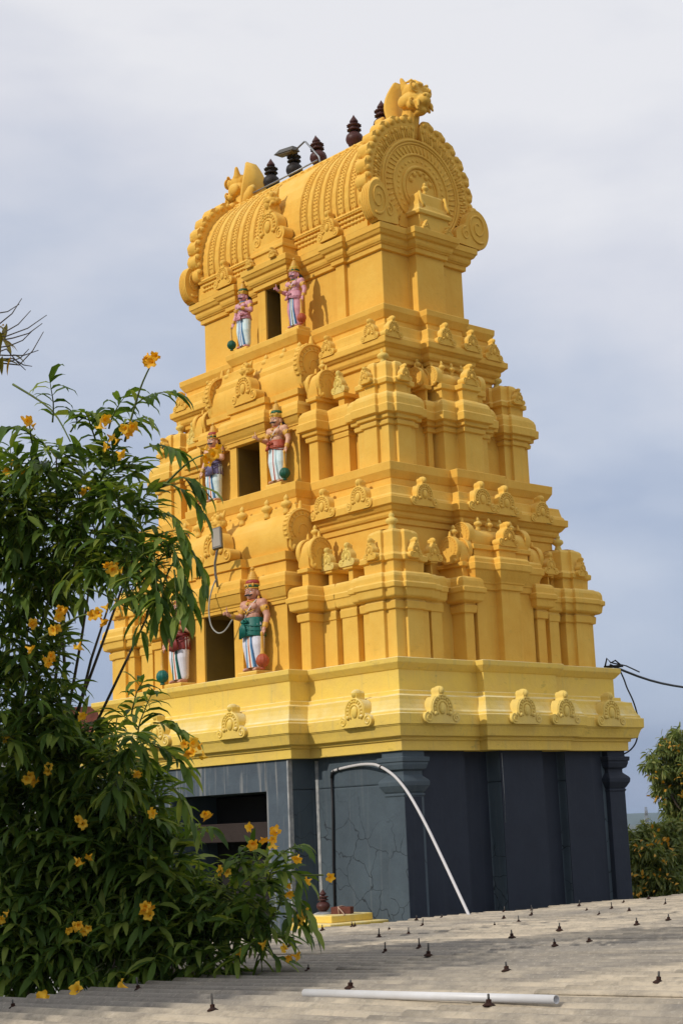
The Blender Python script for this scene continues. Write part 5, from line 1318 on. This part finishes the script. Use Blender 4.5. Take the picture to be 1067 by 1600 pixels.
# two flowering trees at the right, beyond the roof
def right_tree(base, spec, n, joint, label, dens, fl):
    t = empty('flowering_tree', base, label, 'tree'); ml = MB(); B_ = blobs(spec)
    tot = sum(r * r for _, r, _ in B_)
    for c, r, w in B_:
        k = max(4, int(dens * r * r / tot / 26))
        for _ in range(k):
            v = rv(); v = v.normalized() * (v.length ** .55)
            far_leaves(ml, c + v * r - base, r * .24, 30, .19, .040, .9)
    ml.build('crown', LEAF2, t); limbs(base, B_, BARK, .16, joint, t)
    for x, y, d, k in fl:
        mb = MB()
        for _ in range(k): leaf(mb, rv() * .13, rv() + Vector((0, 0, .3)), rnd.uniform(.07, .12), .05, .4, rnd.uniform(-1, 1))
        o = mb.build('flower_cluster', PETALF, t); o.location = at(x, y, d) - base
base = at(1150, 1400, 34); base.z = -4.6
right_tree(base, [(1035, 1180, 24, 34, 1), (1025, 1200, 16, 33.5, 1), (1060, 1165, 26, 34, 1), (1050, 1205, 26, 34, 1), (1085, 1190, 40, 34, 1), (1045, 1235, 24, 34, 1), (1032, 1228, 13, 33.7, 1), (1065, 1250, 28, 34, 1), (1052, 1275, 22, 34, 1), (1085, 1280, 34, 34, 1), (1110, 1230, 44, 34.5, 1), (1055, 1300, 20, 34, 1)], 0, at(1120, 1330, 34),
    'taller olive-green flowering tree at the right edge, its crown against the sky', 8500, [(rnd.uniform(1015, 1070), rnd.uniform(1150, 1300), 33.0, 3) for _ in range(16)])
base = at(1035, 1420, 29); base.z = -4.4
right_tree(base, [(1000, 1310, 20, 29, 1), (1035, 1305, 22, 29.3, 1), (1060, 1310, 26, 29.3, 1), (990, 1340, 24, 28.8, 1), (1020, 1340, 30, 28.6, 1), (1055, 1350, 34, 29, 1), (1000, 1375, 28, 28.6, 1), (1035, 1385, 32, 28.5, 1), (1070, 1390, 34, 29, 1), (1000, 1410, 26, 28.8, 1), (1050, 1420, 30, 28.6, 1), (960, 1360, 34, 30, 1), (1100, 1350, 40, 30, 1)], 0, at(1030, 1440, 29),
    'lower bushy tree dotted with orange flowers behind the roof at the right edge', 12000, [(rnd.uniform(990, 1067), rnd.uniform(1300, 1400), 28.0, 3) for _ in range(18)])

# ------------------------------------------------------------------ haze over the plain
hm = bpy.data.materials.new('haze'); hm.use_nodes = True
nt = hm.node_tree
for n_ in list(nt.nodes):
    if n_.type != 'OUTPUT_MATERIAL': nt.nodes.remove(n_)
pv = nt.nodes.new('ShaderNodeVolumePrincipled'); pv.inputs['Color'].default_value = (.62, .78, 1.0, 1); pv.inputs['Density'].default_value = .00008; pv.inputs['Anisotropy'].default_value = .2
nt.links.new(pv.outputs[0], nt.nodes['Material Output'].inputs['Volume'])
mb = MB(); mb.box(-12500, 12500, -12500, 12500, -36, 36); hz = mb.build('haze', hm); hz['kind'] = 'stuff'
